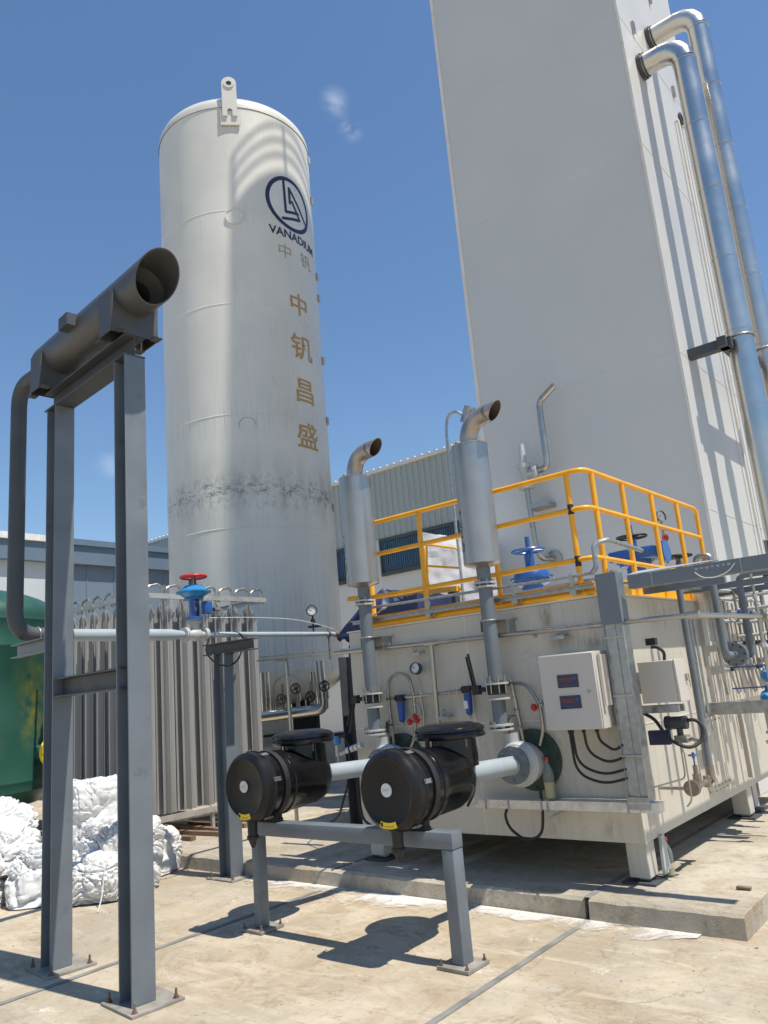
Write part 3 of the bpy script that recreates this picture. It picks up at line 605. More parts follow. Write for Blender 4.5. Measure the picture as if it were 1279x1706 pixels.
    for nm, pts in (('l_stroke', [(-.17, .50), (-.15, -.22), (.2, -.12)]), ('a_stroke', [(-.03, .02), (-.03, .36), (.44, -.22)]), ('inner_stroke', [(.03, .08), (.24, -.25), (-.24, -.40)])):
        raw(wrap(stroke(pts, .062), 2.53, 11.22, TR, off=.008), 'emblem_stroke', M['navy'], em)
    b = text_bm('VANADIUM', .22, .005); text_outline_fit(b, 1.32, .185); raw(wrap(b, 2.62, 10.5, TR, off=.006), 'lettering', M['navy'], t)
    for ch, u, z, s, mm in (('中', 2.30, 10.1, .30, 'goldthin'), ('钒', 2.90, 10.1, .32, 'goldthin'), ('中', 2.58, 9.03, .46, 'gold'), ('钒', 2.60, 8.12, .52, 'gold'), ('昌', 2.60, 7.22, .48, 'gold'), ('盛', 2.60, 6.33, .5, 'gold')):
        b = text_bm(ch, .5, .004 if mm == 'gold' else -.002); text_outline_fit(b, None, s)
        for v in b.verts: v.co.x *= 1.12
        raw(wrap(b, u, z, TR, off=.006), 'lettering', M[mm], t)
    # gauge on the shell and small fittings on the right silhouette
    m = MB(); th = 3.42/TR; n2 = V(math.sin(th), -math.cos(th), 0); 
    for z in (12.9, 11.9, 10.1, 9.6, 8.2, 6.9, 5.1): m.box(V(TKX, TKY, z)+V(math.sin(2.2), -math.cos(2.2), 0)*(TR+.02), (.05, .05, .16))
    m.build('cable_clip', M['seam'], t)
tank()
m = MB(); m.lathe((TKX, TKY, 0), (0, 0, 1), [(.12, 1.82), (.8, 1.82), (.82, 1.8)], 8, True, True); tag(m.build('tank_pedestal', M['concblock']), 'low concrete pedestal under the tall white tank', 'pedestal')

# pressure gauge and its stem in front of the tank base
def gauge(name, label, c, axis, rr, parent=None, ring='black'):
    c = V(c); a = V(axis).normalized(); up = V(0, 0, 1)
    t = thing(name, label, 'gauge', c) if parent is None else None
    pa = t or parent
    m = MB(); m.lathe(c-a*.03, a, [(0, rr*.9), (.0, rr), (.05, rr), (.05, rr*.88)], 28, True, False); g_ = m.build('gauge_case', M[ring], pa)
    m = MB(); m.cyl(c+a*.004, c+a*.008, rr*.9); m.build('dial', M['label'], g_)
    x, y = frame(a); m = MB(); m.bar(c+a*.011, c+a*.011+x*rr*.6+V(0, 0, rr*.3), .004, .002, a)
    for i in range(9):
        q = -.7+i*4.5/8; d = x*math.cos(q)+y*math.sin(q); m.bar(c+a*.011+d*rr*.68, c+a*.011+d*rr*.82, .004, .002, a)
    m.build('needle', M['blackmatte'], g_)
    return t
t = gauge('pressure_gauge', 'black rimmed pressure gauge on a stem before the tank', (-7.6, 7.65, 2.72), (.75, -.6, 0), .075)
m = MB(); m.cyl((-7.6, 7.66, 2.65), (-7.6, 7.66, 2.42), .012); m.cyl((-7.6, 7.66, 2.55), (-7.6, 7.66, 2.6), .03); m.bar((-7.68, 7.66, 2.5), (-7.5, 7.7, 2.5), .05, .03); m.build('stem', M['blackmatte'], t)

# piping below the tank
def wheel(m, c, axis, R_, r=.008, spokes=4):
    m.torus(c, axis, R_, r, 24, 6); x, y = frame(V(axis)); c = V(c)
    for i in range(spokes):
        a = 2*PI*i/spokes+.4; m.cyl(c, c+(x*math.cos(a)+y*math.sin(a))*R_, r*.8, n=6)
    m.cyl(c-V(axis).normalized()*.02, c+V(axis).normalized()*.02, r*2.2, n=8); return m
t = thing('tank_piping', 'lagged silver pipes and black hand valves under the white tank', 'piping', (-9.3, 9.0, .5))
m = MB(); m.tube([(-8.9, 9.05, 2.1), (-8.85, 9.05, 1.35), (-9.9, 8.35, 1.3)], .085, 18, .12); m.build('lagged_pipe', M['alclad'], t)
m = MB(); m.cyl((-9.7, 8.6, 1.35), (-9.7, 8.6, 2.0), .08); m.build('lagged_pipe', M['alclad'], t)
m = MB(); m.cyl((-9.2, 9.2, 1.4), (-9.2, 9.2, 1.95), .06); m.build('lagged_pipe', M['alclad'], t)
m = MB(); m.tube([(-9.5, 8.6, 1.2), (-9.5, 8.6, 1.85), (-9.3, 8.75, 1.95), (-9.1, 8.9, 1.8), (-9.1, 8.9, 1.4)], .014, 8, .12); m.build('copper_tube', M['steel'], t)
for k in range(4):
    x = -9.45+.22*k; m = MB(); m.cyl((x, 8.75+.1*k, 1.35), (x, 8.75+.1*k, 1.8), .03); m.cyl((x, 8.75+.1*k, 1.5), (x, 8.75+.1*k, 1.62), .05); vv = m.build('valve', M['steel'], t)
    m = MB(); c = V(x+.12, 8.6+.1*k, 1.56+.14*(k % 2)); m.cyl((x, 8.75+.1*k, c.z), c, .012, n=8); wheel(m, c, (.6, -.8, 0), .075, .01); m.build('hand_wheel', M['blackmatte'], vv)
tag(MB().bx(-10.8, -10.2, 10.2, 10.3, .9, 1.75).build('dark_interior_panel', M['darkint']), 'added dark panel for the black interior seen through the legs of the white tank', 'cabinet')  # near-black panel added in place of the unlit interior below the tank
for (x, z, wd, h) in ():
    pass
# lean-to channel in front of the tank legs
t = thing('pipe_rail', 'thin steel rail carrying tubes from tank to skid corner', 'rail', (-7, 6.6, 0))
m = MB(); m.bar((-7.55, 6.6, 2.06), (-5.5, 6.4, 2.0), .05, .02); m.bar((-7.55, 6.62, 2.1), (-5.6, 6.42, 2.04), .015, .015); m.build('rail', M['steel'], t)
m = MB(); m.tube([(-7.15, 6.56, 2.03), (-7.0, 6.56, 2.03), (-6.97, 6.56, .1)], .022, 8, .04); m.build('stand_leg', M['steel'], t)
t = thing('steel_column', 'dark blue grey steel column just left of the skid', 'column', (-5.75, 6.7, 0))
m = MB(); m.hbeam((-6.05, 6.75, .13), (-6.05, 6.75, 1.98), .3, .25, (1, 0, 0)); m.build('post', M['greydark_shade'], t)
m = MB(); m.bx(-6.3, -5.8, 6.6, 6.95, .13, .15); m.build('base_plate', M['plate'], t)
# ================================================================ MUFFLER FRAME (goal-post of H sections)
FR = thing('portal_frame', 'tall grey steel H beam portal frame carrying the big muffler', 'steel frame', (-4.235, 2.715, 0), rz=R(-5.0))
def base_plate(parent, x, y, sx, sy, name='base_plate', local=True, bolts=True, z0=-.014):
    m = MB(); m.box((x, y, z0+.0225), (sx, sy, .012)); p = m.build(name, M['plate'], parent, local=local)
    if bolts:
        for i, (a, b_) in enumerate(((-1, -1), (1, -1), (1, 1), (-1, 1))):
            m = MB(); cx, cy = x+a*(sx/2-.035), y+b_*(sy/2-.035)
            m.cyl((cx, cy, z0+.028), (cx, cy, z0+.032), .018, n=14); m.cyl((cx, cy, z0+.032), (cx, cy, z0+.047), .013, n=6); m.cyl((cx, cy, z0+.047), (cx+.002*a, cy, z0+.078), .007, n=8)
            m.build('anchor_bolt', M['rustysteel'], p, local=True) if local else m.build('anchor_bolt', M['rustysteel'], p)
    return p
for x in (0, -1.08):
    m = MB(); m.hbeam((x-.018, 0, .016), (x-.018, 0, 3.865), .152, .145, (1, 0, 0)); p = m.build('post', M['grey'], FR, local=True, bev=.002)
    base_plate(FR, x-.015, .03, .36, .32)
m = MB(); m.hbeam((-1.22, 0, 3.94), (.06, 0, 3.94), .148, .15, (0, 0, 1)); m.build('top_beam', M['greydark_shade'], FR, local=True, bev=.002)  # darker than the posts: shade on the beam put into its colour
m = MB(); m.hbeam((-1.02, 0, 1.79), (-.06, 0, 1.79), .13, .13, (0, 0, 1)); m.build('cross_beam', M['greydark_shade'], FR, local=True, bev=.002)  # shade on the web painted in by the darker grey
m = MB(); m.chan((-1.18, .0, 2.115), (-1.93, .0, 2.115), .1, .06, (0, 0, 1), (0, 1, 0)); m.build('pipe_bracket', M['grey'], FR, local=True)

MU = thing('muffler', 'large grey horizontal muffler with slanted open mouth on top of the frame', 'muffler', (-4.235, 2.715, 4.06), rz=R(-5.0))
mz = .24; mr_ = .15
m = MB(); b = m.b; x, y = V(0, 1, 0), V(0, 0, 1); n = 40
def mcut(r, base, k): return [b.verts.new((base + k*(math.sin(2*PI*i/n)), math.cos(2*PI*i/n)*r, mz+math.sin(2*PI*i/n)*r)) for i in range(n)]
r0 = mcut(.06, -1.32, 0); r1 = mcut(mr_*.97, -1.31, 0); r2 = mcut(mr_, -1.29, 0); r3 = mcut(mr_, .37, .11); r4 = mcut(mr_-.008, .37, .105); r5 = mcut(mr_-.008, .2, 0); r6 = mcut(.085, .12, 0); r7 = mcut(.08, -.6, 0)
m.loft([r0, r1, r2, r3, r4, r5, r6, r7], True, True); m.build('body', M['muffgrey'], MU, local=True)
m = MB(); m.cyl((-1.32, 0, mz), (-1.37, 0, mz), .075); m.cyl((-1.335, 0, mz), (-1.35, 0, mz), .11); m.build('inlet_flange', M['galv'], MU, local=True)
for sx in (-.02, -1.17):
    m = MB(); w2, d2 = .085, .165
    # side cheeks rise to the cylinder's flank, end webs are scalloped round it
    for yy in (-1, 1): m.bx(sx-w2, sx+w2, yy*d2-.004, yy*d2+.004, -.05, mz)
    for xx in (-1, 1):
        pts = [(sx+xx*w2, -d2, -.05), (sx+xx*w2, d2, -.05), (sx+xx*w2, d2, mz)]+[(sx+xx*w2, math.cos(a)*mr_, mz-math.sin(a)*mr_) for a in [PI*i/12 for i in range(1, 12)]]+[(sx+xx*w2, -d2, mz)]
        m.prism(pts, (.006*xx, 0, 0))
    m.build('saddle', M['muffgrey'], MU, local=True)
    for xx in (-1, 1):
        for yy in (-1, 1): m = MB(); m.bx(sx+xx*w2, sx+xx*(w2+.07), yy*(d2-.06), yy*d2, -.058, -.05); m.build('saddle_foot', M['muffgrey'], MU, local=True)
m = MB(); m.bx(-.64, -.5, -mr_-.065, -mr_+.01, mz-.03, mz+.06); m.build('side_bracket', M['greydark_shade'], MU, local=True)

# exhaust pipe: muffler inlet -> down -> along to the control valve
PX = -6.07; PZ = 2.235
EP = thing('exhaust_pipe', 'grey pipe dropping from the muffler and running to the blue control valve', 'pipe', (PX, 2.8, 2.2))
m = MB(); m.tube([(-5.6, 2.835, 4.295), (PX, 2.84, 4.29), (PX, 2.84, PZ), (PX, 3.3, PZ)], .062, 24, .19, 8, caps=True); m.build('bent_pipe', M['greydark_shade'], EP)  # grey pipe coloured darker here to imitate the shade on it
m = MB(); m.cyl((PX, 3.05, PZ), (PX, 4.27, PZ), .052); m.cyl((PX, 4.27, PZ), (PX, 4.41, PZ), .052, .033); m.build('straight_pipe', M['greylight'], EP)
m = MB(); m.torus((PX, 3.02, PZ), (0, 1, 0), .064, .006); m.box((PX-.07, 3.02, PZ-.06), (.012, .012, .07)); m.box((PX+.07, 3.02, PZ-.06), (.012, .012, .07)); m.build('u_bolt', M['galv'], EP)

# control valve
def control_valve(c, ax, label):
    c = V(c); a = V(ax).normalized()
    t = thing('control_valve', label, 'valve', c)
    m = MB(); m.cyl(c-a*.1, c+a*.1, .034); m.lathe(c-a*.07, a, [(0, .035), (.03, .055), (.07, .062), (.11, .055), (.14, .035)], 20); m.cyl(c, c+V(0, 0, .11), .042)
    for s in (-1, 1):
        m.cyl(c+a*s*.095, c+a*s*.11, .068); m.cyl(c+a*s*.113, c+a*s*.128, .068); m.bolts(c+a*s*.112, a, .052, 6, .006, .024)
    m.cyl(c+V(0, 0, .105), c+V(0, 0, .12), .065); m.cyl(c+V(0, 0, .124), c+V(0, 0, .14), .06); m.bolts(c+V(0, 0, .125), (0, 0, 1), .05, 6, .006, .022)
    m.build('valve_body', M['casting'], t)
    m = MB()
    for s in (-1, 1): m.bar(c+V(-.6*s*.075, .8*s*.075, .14), c+V(-.6*s*.075, .8*s*.075, .34), .03, .045, a)
    m.cyl(c+V(0, 0, .14), c+V(0, 0, .165), .085); m.cyl(c+V(0, 0, .33), c+V(0, 0, .345), .09); m.build('yoke', M['blue'], t)
    m = MB(); m.cyl(c+V(0, 0, .14), c+V(0, 0, .34), .012); m.cyl(c+V(0, 0, .22), c+V(0, 0, .26), .028, n=6); m.build('stem', M['steel'], t)
    m = MB(); m.lathe(c+V(0, 0, .345), (0, 0, 1), [(0, .08), (.03, .12), (.05, .15), (.052, .165), (.064, .165), (.066, .15), (.085, .12), (.118, .09), (.125, .05)], 36); m.bolts(c+V(0, 0, .403), (0, 0, 1), .158, 14, .005, .01); m.build('diaphragm_housing', M['lightblue'], t)
    m = MB(); m.cyl(c+V(0, 0, .46), c+V(0, 0, .54), .035, .02); m.bar(c+V(-.03, 0, .47), c+V(-.03, 0, .53), .03, .05); m.build('wheel_stem', M['greydark_shade'], t)
    m = MB(); m.torus(c+V(0, 0, .55), (0, 0, 1), .115, .016, 32, 8)
    for i in range(5):
        q = 2*PI*i/5; m.bar(c+V(0, 0, .55), c+V(math.cos(q)*.112, math.sin(q)*.112, .55), .02, .012)
    m.cyl(c+V(0, 0, .535), c+V(0, 0, .585), .022, n=12); m.build('hand_wheel', M['red'], t)
    p = c+V(.06, .1, .25); m = MB(); m.box(p, (.07, .09, .12), bev=.012); m.build('positioner', M['blue'], t)
    m = MB(); m.cyl(p+V(.03, .06, -.02), p+V(.03, .13, -.02), .02); m.box(p+V(.03, .12, -.05), (.03, .03, .06)); m.tube([p+V(.03, .13, -.05), p+V(.03, .17, -.05), p+V(.03, .17, -.11)], .008, 6); m.build('air_fitting', M['steel'], t)
    return t
control_valve((PX, 4.54, PZ), (0, 1, 0), 'blue control valve with red handwheel in line of the grey pipe')
t = thing('supply_pipe', 'thin steel pipe running from the blue valve towards the skid', 'pipe', (PX, 5, PZ))
m = MB(); m.cyl((PX, 4.67, PZ), (PX, 6.45, PZ), .026); m.build('straight_pipe', M['greylight'], t)
m = MB(); m.torus((PX, 6.35, PZ), (0, 1, 0), .034, .008); m.tube([(PX, 6.35, PZ+.06), (PX, 6.35, PZ-.28)], .01, 6); m.cyl((PX, 6.45, PZ), (PX, 6.5, PZ), .032); m.build('clamp', M['rustysteel'], t)
m = MB(); m.tube([(PX+.05, 4.68, PZ-.02), (PX+.05, 4.6, PZ-.16), (PX+.05, 4.75, PZ-.3), (PX+.05, 4.98, PZ-.3), (PX+.04, 5.1, PZ-.1), (PX+.03, 5.08, PZ+.0), (PX, 5.0, PZ+.03)], .009, 8, .12); tag(m.build('black_cable', M['blackmatte']), 'black cable looping below the pipe beside the blue valve', 'cable')
m = MB(); m.tube([(PX+.08, 4.66, PZ+.15), (PX+.1, 5.1, PZ+.16), (PX+.1, 5.8, PZ+.15), (PX+.05, 6.4, PZ+.05)], .004, 6, .3); tag(m.build('air_tube', M['cablewhite']), 'thin pale air tube sagging from the blue valve to the skid', 'tube')
m = MB(); m.tube([(-5.4, 6.1, 2.0), (-5.2, 5.9, 2.2), (-4.8, 5.75, 2.32), (-4.6, 5.6, 2.32)], .008, 6, .2); tag(m.build('air_tube', M['steel']), 'thin steel tube rising to the left end of skid top', 'tube')
# mid support post
SP = thing('support_post', 'short grey steel post with arm under the blue valve pipe', 'steel post', (-6.2, 4.98, 0))
m = MB(); m.hbeam((-6.2, 4.97, .016), (-6.2, 4.97, 2.06), .17, .15, (1, 0, 0)); m.build('post', M['grey'], SP, bev=.002)
base_plate(SP, 0, 0, .38, .32)
m = MB(); m.hbeam((-6.46, 4.97, 2.115), (-5.74, 4.97, 2.115), .11, .11, (0, 0, 1)); m.build('arm', M['greydark_shade'], SP, bev=.002)

# ================================================================ FILTER STAND
FS = thing('filter_stand', 'low grey box section stand under the two black air filters', 'stand', (-3.8, 3.98, 0))
m = MB(); m.bx(-4.69, -2.87, 3.925, 4.035, .64, .735, bev=.006); m.build('cross_bar', M['grey'], FS)
for x in (-4.645, -2.915):
    lw = .034 if x < -4 else .042
    m = MB(); m.bx(x-lw, x+lw, 3.98-lw*1.25, 3.98+lw*1.25, .022, .639, bev=.006); m.build('leg', M['grey'], FS)
    m = MB(); m.bx(x-.11, x+.11, 3.87, 4.09, .004, .021); bp_ = m.build('base_plate', M['plate'], FS)
    m = MB()
    for (a, b_) in ((-.09, -.09), (.09, -.09), (.09, .09), (-.09, .09)): m.cyl((x+a, 3.98+b_, .021), (x+a, 3.98+b_, .034), .011, n=6); m.cyl((x+a, 3.98+b_, .03), (x+a, 3.98+b_, .055), .006, n=8)
    m.build('anchor_bolt', M['rustysteel'], bp_)

def air_filter(x, label, endx, capy, tilt=0):
    z = .985 if x > -4 else .99; y0 = 3.76; rb = .233
    t = thing('air_filter', label, 'air filter', (x, 4.1, .74), 'black air filters on the grey stand')
    m = MB(); m.lathe((x, y0, z), (0, 1, 0), [(.10, rb-.004), (.12, rb-.008), (.3, rb-.014), (.305, rb-.006), (.335, rb-.006), (.34, rb-.016), (.62, rb-.024), (.70, rb-.045), (.755, rb-.09), (.77, .075)], 56)
    m.build('housing', M['black'], t)
    m = MB(); m.lathe((x, y0, z), (0, 1, 0), [(.006, .06), (.004, rb-.055), (.0, rb-.045), (-.004, rb-.035), (.006, rb-.02), (.022, rb-.004), (.032, rb+.004), (.082, rb+.005), (.09, rb+.012), (.102, rb+.012), (.104, rb-.01)], 56); ld = m.build('end_lid', M['lid'], t)
    m = MB(); m.cyl((x+.0, y0+.004, z+.01), (x, y0-.004, z+.01), .04, n=32); lb = m.build('round_badge', M['label'], ld)
    b = text_bm('FA/IT', .03); 
    mb = MB(); mb.b.free(); mb.b = b
    for v in b.verts: v.co = V(x+v.co.x*.8, y0-.0055, z+.01+v.co.y*.8)
    mb.build('badge_text', M['seam'], lb)
    m = MB(); b = m.b; P0 = []; n = 14
    for i in range(n+1):
        a = R(-109+38*i/n); P0.append([b.verts.new((x-.0+math.cos(a)*rr, y0-.0075, z+math.sin(a)*rr)) for rr in (rb-.058, rb-.022)])
    for a, c in zip(P0[:-1], P0[1:]): b.faces.new((a[0], c[0], c[1], a[1]))
    st = m.build('warning_label', M['yellowlabel'], ld)
    m = MB(); 
    for i in range(9):
        a = R(-97+2.3*i); c = V(x+math.cos(a)*(rb-.035), y0-.009, z+math.sin(a)*(rb-.035)); m.box(c, (.005, .001, .003))
    a = R(-105); m.box((x+math.cos(a)*(rb-.04), y0-.009, z+math.sin(a)*(rb-.04)), (.016, .001, .024)); m.build('label_print', M['blackmatte'], st)
    # dust valve
    m = MB(); m.lathe((x+.015, y0+.05, z-rb+.02), (0, 0, -1), [(0, .036), (.11, .034), (.112, .042), (.13, .042), (.14, .032), (.19, .012), (.192, .006)], 20); m.build('dust_valve', M['blackmatte'], t)
    # latches
    for a in (62, 12, -58, 150, 205, 100):
        a = R(a); d = V(math.cos(a), 0, math.sin(a)); s = V(-math.sin(a), 0, math.cos(a)); c = V(x, y0+.105, z)+d*(rb+.014)
        m = MB(); m.box(c, (.022, .05, .007), Matrix((s, V(0, 1, 0), d)).transposed()); m.tube([c+s*.012+V(0, -.032, 0), c+s*.012+V(0, .03, 0)+d*.004, c-s*.012+V(0, .03, 0)+d*.004, c-s*.012+V(0, -.032, 0), c+s*.012+V(0, -.032, 0)], .0025, 6); m.build('latch', M['steel'], t)
    # mounting band
    m = MB(); m.lathe((x, y0+.19, z), (0, 1, 0), [(0, rb-.01), (0, rb+.001), (.045, rb+.001), (.045, rb-.01)], 56, False, False); m.box((x, y0+.21, z-rb-.006), (.26, .06, .016)); m.box((x+.1, y0+.21, z-rb+.03), (.05, .05, .07)); m.box((x-.1, y0+.21, z-rb+.03), (.05, .05, .07)); m.build('mounting_band', M['blackmatte'], t)
    m = MB(); m.box((x+.09, y0+.24, z-rb-.0+.006), (.04, .006, .03)); m.bar((x+.17, y0+.2, z+.12), (x+.17, y0+.3, z+.125), .008, .008); m.build('clamp_bolt', M['steel'], t)
    # neck and rain cap
    cz = z; m = MB(); m.lathe((x, capy, cz+.06), (0, 0, 1), [(0, .18), (.1, .18), (.13, .176), (.2, .172), (.205, .18), (.228, .18)], 40, False, True); m.build('neck', M['black'], t)
    m = MB(); top = V(x, capy, cz+.25)
    ax = V(0, 0, 1)
    m.lathe(top, ax, [(-.0, .16), (-.006, .228), (.0, .24), (.014, .243), (.02, .236), (.034, .232), (.042, .24), (.058, .238), (.074, .215), (.086, .17), (.09, .16), (.093, .14), (.096, .02)], 56); m.build('rain_cap', M['black'], t)
    m = MB(); 
    for a in (-100, -20, 60): m.box((x+.178*math.cos(R(a)), capy+.178*math.sin(R(a)), cz+.215), (.012, .012, .05))
    m.build('cap_clip', M['steel'], t)
    # intake pipe to the skid port
    p = thing('intake_pipe', 'grey intake pipe from the %s to its round port on the skid' % ('left air filter' if x < -4 else 'right air filter'), 'pipe', (x, 4.5, z), 'grey intake pipes of the two filters')
    m = MB(); m.cyl((x+.005, 4.5, z-.005), (endx, 5.14, z-.02), .066, n=32); m.build('straight_pipe', M['greylight'], p)
    m = MB(); m.cyl((endx, 5.13, z-.02), (endx, 5.15, z-.02), .135, n=40); m.bolts((endx, 5.14, z-.02), (0, 1, 0), .11, 8, .012, .02); m.build('flange', M['grey'], p)
    q = thing('inlet_port', 'round casing with dark bolted flange on the skid behind the %s air filter' % ('left' if x < -4 else 'right'), 'pipe port', (endx, 5.3, z), 'round ports on the skid front')
    m = MB(); m.lathe((endx+.005, 5.152, z-.02), (0, 1, 0), [(0, .135), (.02, .135), (.022, .145), (.06, .16), (.062, .165), (.08, .165), (.082, .155), (.17, .15), (.25, .12)], 44, True, False); m.cyl((endx-.06, 5.27, z+.05), (endx-.06, 5.27, z+.2), .06); m.build('casing', M['casting'], q)
    m = MB(); m.cyl((endx+.035, 5.38, z-.01), (endx+.035, 5.415, z-.01), .225, n=48); m.bolts((endx+.035, 5.385, z-.01), (0, 1, 0), .2, 12, .012, .018); m.build('bolted_flange', M['greencast'], q)
air_filter(-3.2, 'right hand black air filter with round lid and rain cap, nearer one', -3.14, 4.47)
air_filter(-4.52, 'left hand black air filter with round lid and rain cap, farther one', -4.42, 4.36)

# ================================================================ PROCESS SKID
BX0, BX1, BY0, BY1, BZ0, BZ1 = -4.92, -2.34, 5.42, 8.15, .41, 2.12
SK = thing('process_skid', 'large cream painted steel box skid standing on stub legs', 'equipment box', ((BX0+BX1)/2, (BY0+BY1)/2, 0))
m = MB(); m.bx(BX0, BX1, BY0, BY1, BZ0, BZ1); m.build('casing', M['cream'], SK, bev=.004)
m = MB(); m.bx(BX0-.012, BX1+.012, BY0-.012, BY1+.01, BZ1+.001, BZ1+.014); m.build('top_edge', M['creamtrim'], SK)
m = MB()
for x in (-3.62,): m.bx(x, x+.008, BY0-.002, BY0+.02, BZ0, BZ1)
m.bx(BX0+.002, BX1-.002, BY0-.003, BY0+.02, 1.255, 1.261); m.bx(BX1-.02, BX1+.003, BY0+.01, BY1, 1.175, 1.181); m.bx(BX1-.02, BX1+.003, 6.72, 6.728, BZ0, BZ1); m.build('weld_seam', M['creamtrim'], SK)
def leg(x, y, z1=.409):
    m = MB(); m.bx(x-.075, x+.075, y-.075, y+.075, .17, z1); m.bx(x-.03, x+.05, y-.03, y+.03, .15, .17); l = m.build('leg', M['cream'], SK, bev=.006)
    m = MB(); m.bx(x-.12, x+.12, y-.12, y+.12, .134, .150); m.build('foot_plate', M['greydark_shade'], l)
leg(-2.44, 5.56); leg(-4.83, 5.56); leg(-2.44, 8.0); leg(-4.83, 8.0)
m = MB(); m.prism([(-2.32, 5.64, .17), (-2.32, 5.76, .17), (-2.32, 5.72, .42), (-2.32, 5.66, .42)], (-.02, 0, 0)); m.build('gusset', M['casting'], SK)
m = MB(); m.lathe((-2.34, 5.42, 0), (0, 0, 1), [(0, 0), (0, 0)], 4); m.b.free(); m.b = bmesh.new(); m.cyl((-2.335, 5.425, BZ0), (-2.335, 5.425, BZ1), .008, n=6); m.build('corner_trim', M['creamtrim'], SK)

# deck edge boards and guard rail
GR = thing('guard_rail', 'yellow tubular guard rail with toe boards round the skid roof', 'railing', (-3.6, 5.45, BZ1))
rx = -2.42; ry = 5.47; zt = 3.11; zm = 2.81; zl = 2.42; rr = .021
for nm, z in (('top_rail', zt), ('middle_rail', zm), ('lower_rail', zl)):
    m = MB(); m.tube([(-4.68, ry, z), (rx, ry, z), (rx, 8.08, z)]+([(rx, 8.08, zl)] if nm == 'top_rail' else []), rr if nm != 'lower_rail' else .02, 12, .1)
    m.build(nm, M['yellow'], GR)
posts = [(-4.68, ry), (-4.02, ry), (-3.27, ry), (-2.56, ry), (rx, 5.62), (rx, 6.2), (rx, 6.85), (rx, 7.5), (rx, 8.08)]
for i, (x, y) in enumerate(posts):
    m = MB(); m.cyl((x, y, BZ1+.015), (x, y, zt-.015), .022, n=12); p = m.build('post', M['yellow'], GR)
    if i in (3,):
        m = MB(); m.cyl((x, y, zm-.035), (x, y, zm+.045), .0232, n=12); m.cyl((x, y, zl-.05), (x, y, zl+.03), .0232, n=12); m.build('scorch_mark', M['soot'], p)
m = MB(); m.bx(-4.75, -2.46, ry+.01, ry+.016, 2.15, 2.245); m.bx(-4.75, -2.46, ry-.03, ry+.03, 2.235, 2.243); m.bx(rx-.012, rx-.006, 5.55, 8.1, 2.15, 2.27); m.build('toe_board', M['yellow'], GR)
m = MB(); m.bx(-4.75, -2.36, ry-.035, ry-.029, 2.137, 2.172); m.build('deck_edge', M['yellow'], GR)
# far side rail & ladder hoops
m = MB(); m.tube([(-5.0, 5.9, 2.16), (-5.0, 5.9, 3.1), (-5.1, 5.9, 3.17)], .028, 12, .06)
m.build('ladder_rail', M['yellow'], GR)
LH = thing('ladder_hoop', 'small yellow tube gate at the far left edge of the skid roof', 'gate', (-5.5, 7.9, 2.7))
m = MB(); m.tube([(-5.72, 7.9, 3.33), (-5.25, 7.9, 3.19), (-5.25, 7.9, 2.68), (-5.74, 7.9, 2.74), (-5.76, 7.9, 2.9), (-5.72, 7.9, 3.33)], .014, 8, .05); m.cyl((-5.72, 7.9, 3.05), (-5.26, 7.9, 2.95), .014, n=8); m.build('hoop', M['yellow'], LH)
m = MB(); m.tube([(-5.8, 7.95, 3.3), (-5.8, 7.95, 2.5)], .014, 8); m.box((-5.78, 7.93, 3.0), (.06, .05, .03)); m.build('hinge_post', M['yellow'], LH)
t = thing('access_platform', 'yellow edged platform beam behind the left vertical silencer', 'platform', (-6.2, 7.6, 2.7))
m = MB(); m.bar((-7.1, 7.9, 2.82), (-5.3, 7.9, 2.7), .1, .06); m.build('edge_beam', M['yellow'], t)
m = MB(); m.bx(-7.0, -6.9, 7.95, 8.05, .13, 2.78); m.bx(-5.5, -5.4, 7.95, 8.05, .13, 2.7); m.build('leg', M['greydark_shade'], t)

# roof pipes along the front edge (silver)
t = thing('roof_conduit', 'pair of silver conduits along the front edge of skid roof', 'conduit', (-3.6, 5.42, 2.2))
m = MB(); m.cyl((-4.7, 5.36, 2.315), (-2.42, 5.38, 2.29), .012, n=10); m.tube([(-2.42, 5.38, 2.29), (-2.38, 5.38, 2.33), (-2.38, 5.38, 2.5), (-2.3, 5.45, 2.53), (-2.3, 6.1, 2.5)], .02, 10, .04); m.build('conduit', M['galv'], t)
m = MB(); m.bx(-4.78, -2.4, 5.30, 5.335, 2.205, 2.212); m.bx(-4.78, -2.4, 5.33, 5.337, 2.18, 2.212); m.build('angle_tray', M['galv'], t)
for x in (-4.7, -3.95, -3.1, -2.6): m = MB(); m.bx(x, x+.05, 5.335, 5.42, 2.15, 2.2); m.box((x+.02, 5.36, 2.26), (.03, .03, .1)); m.build('support_clip', M['steel'], t)

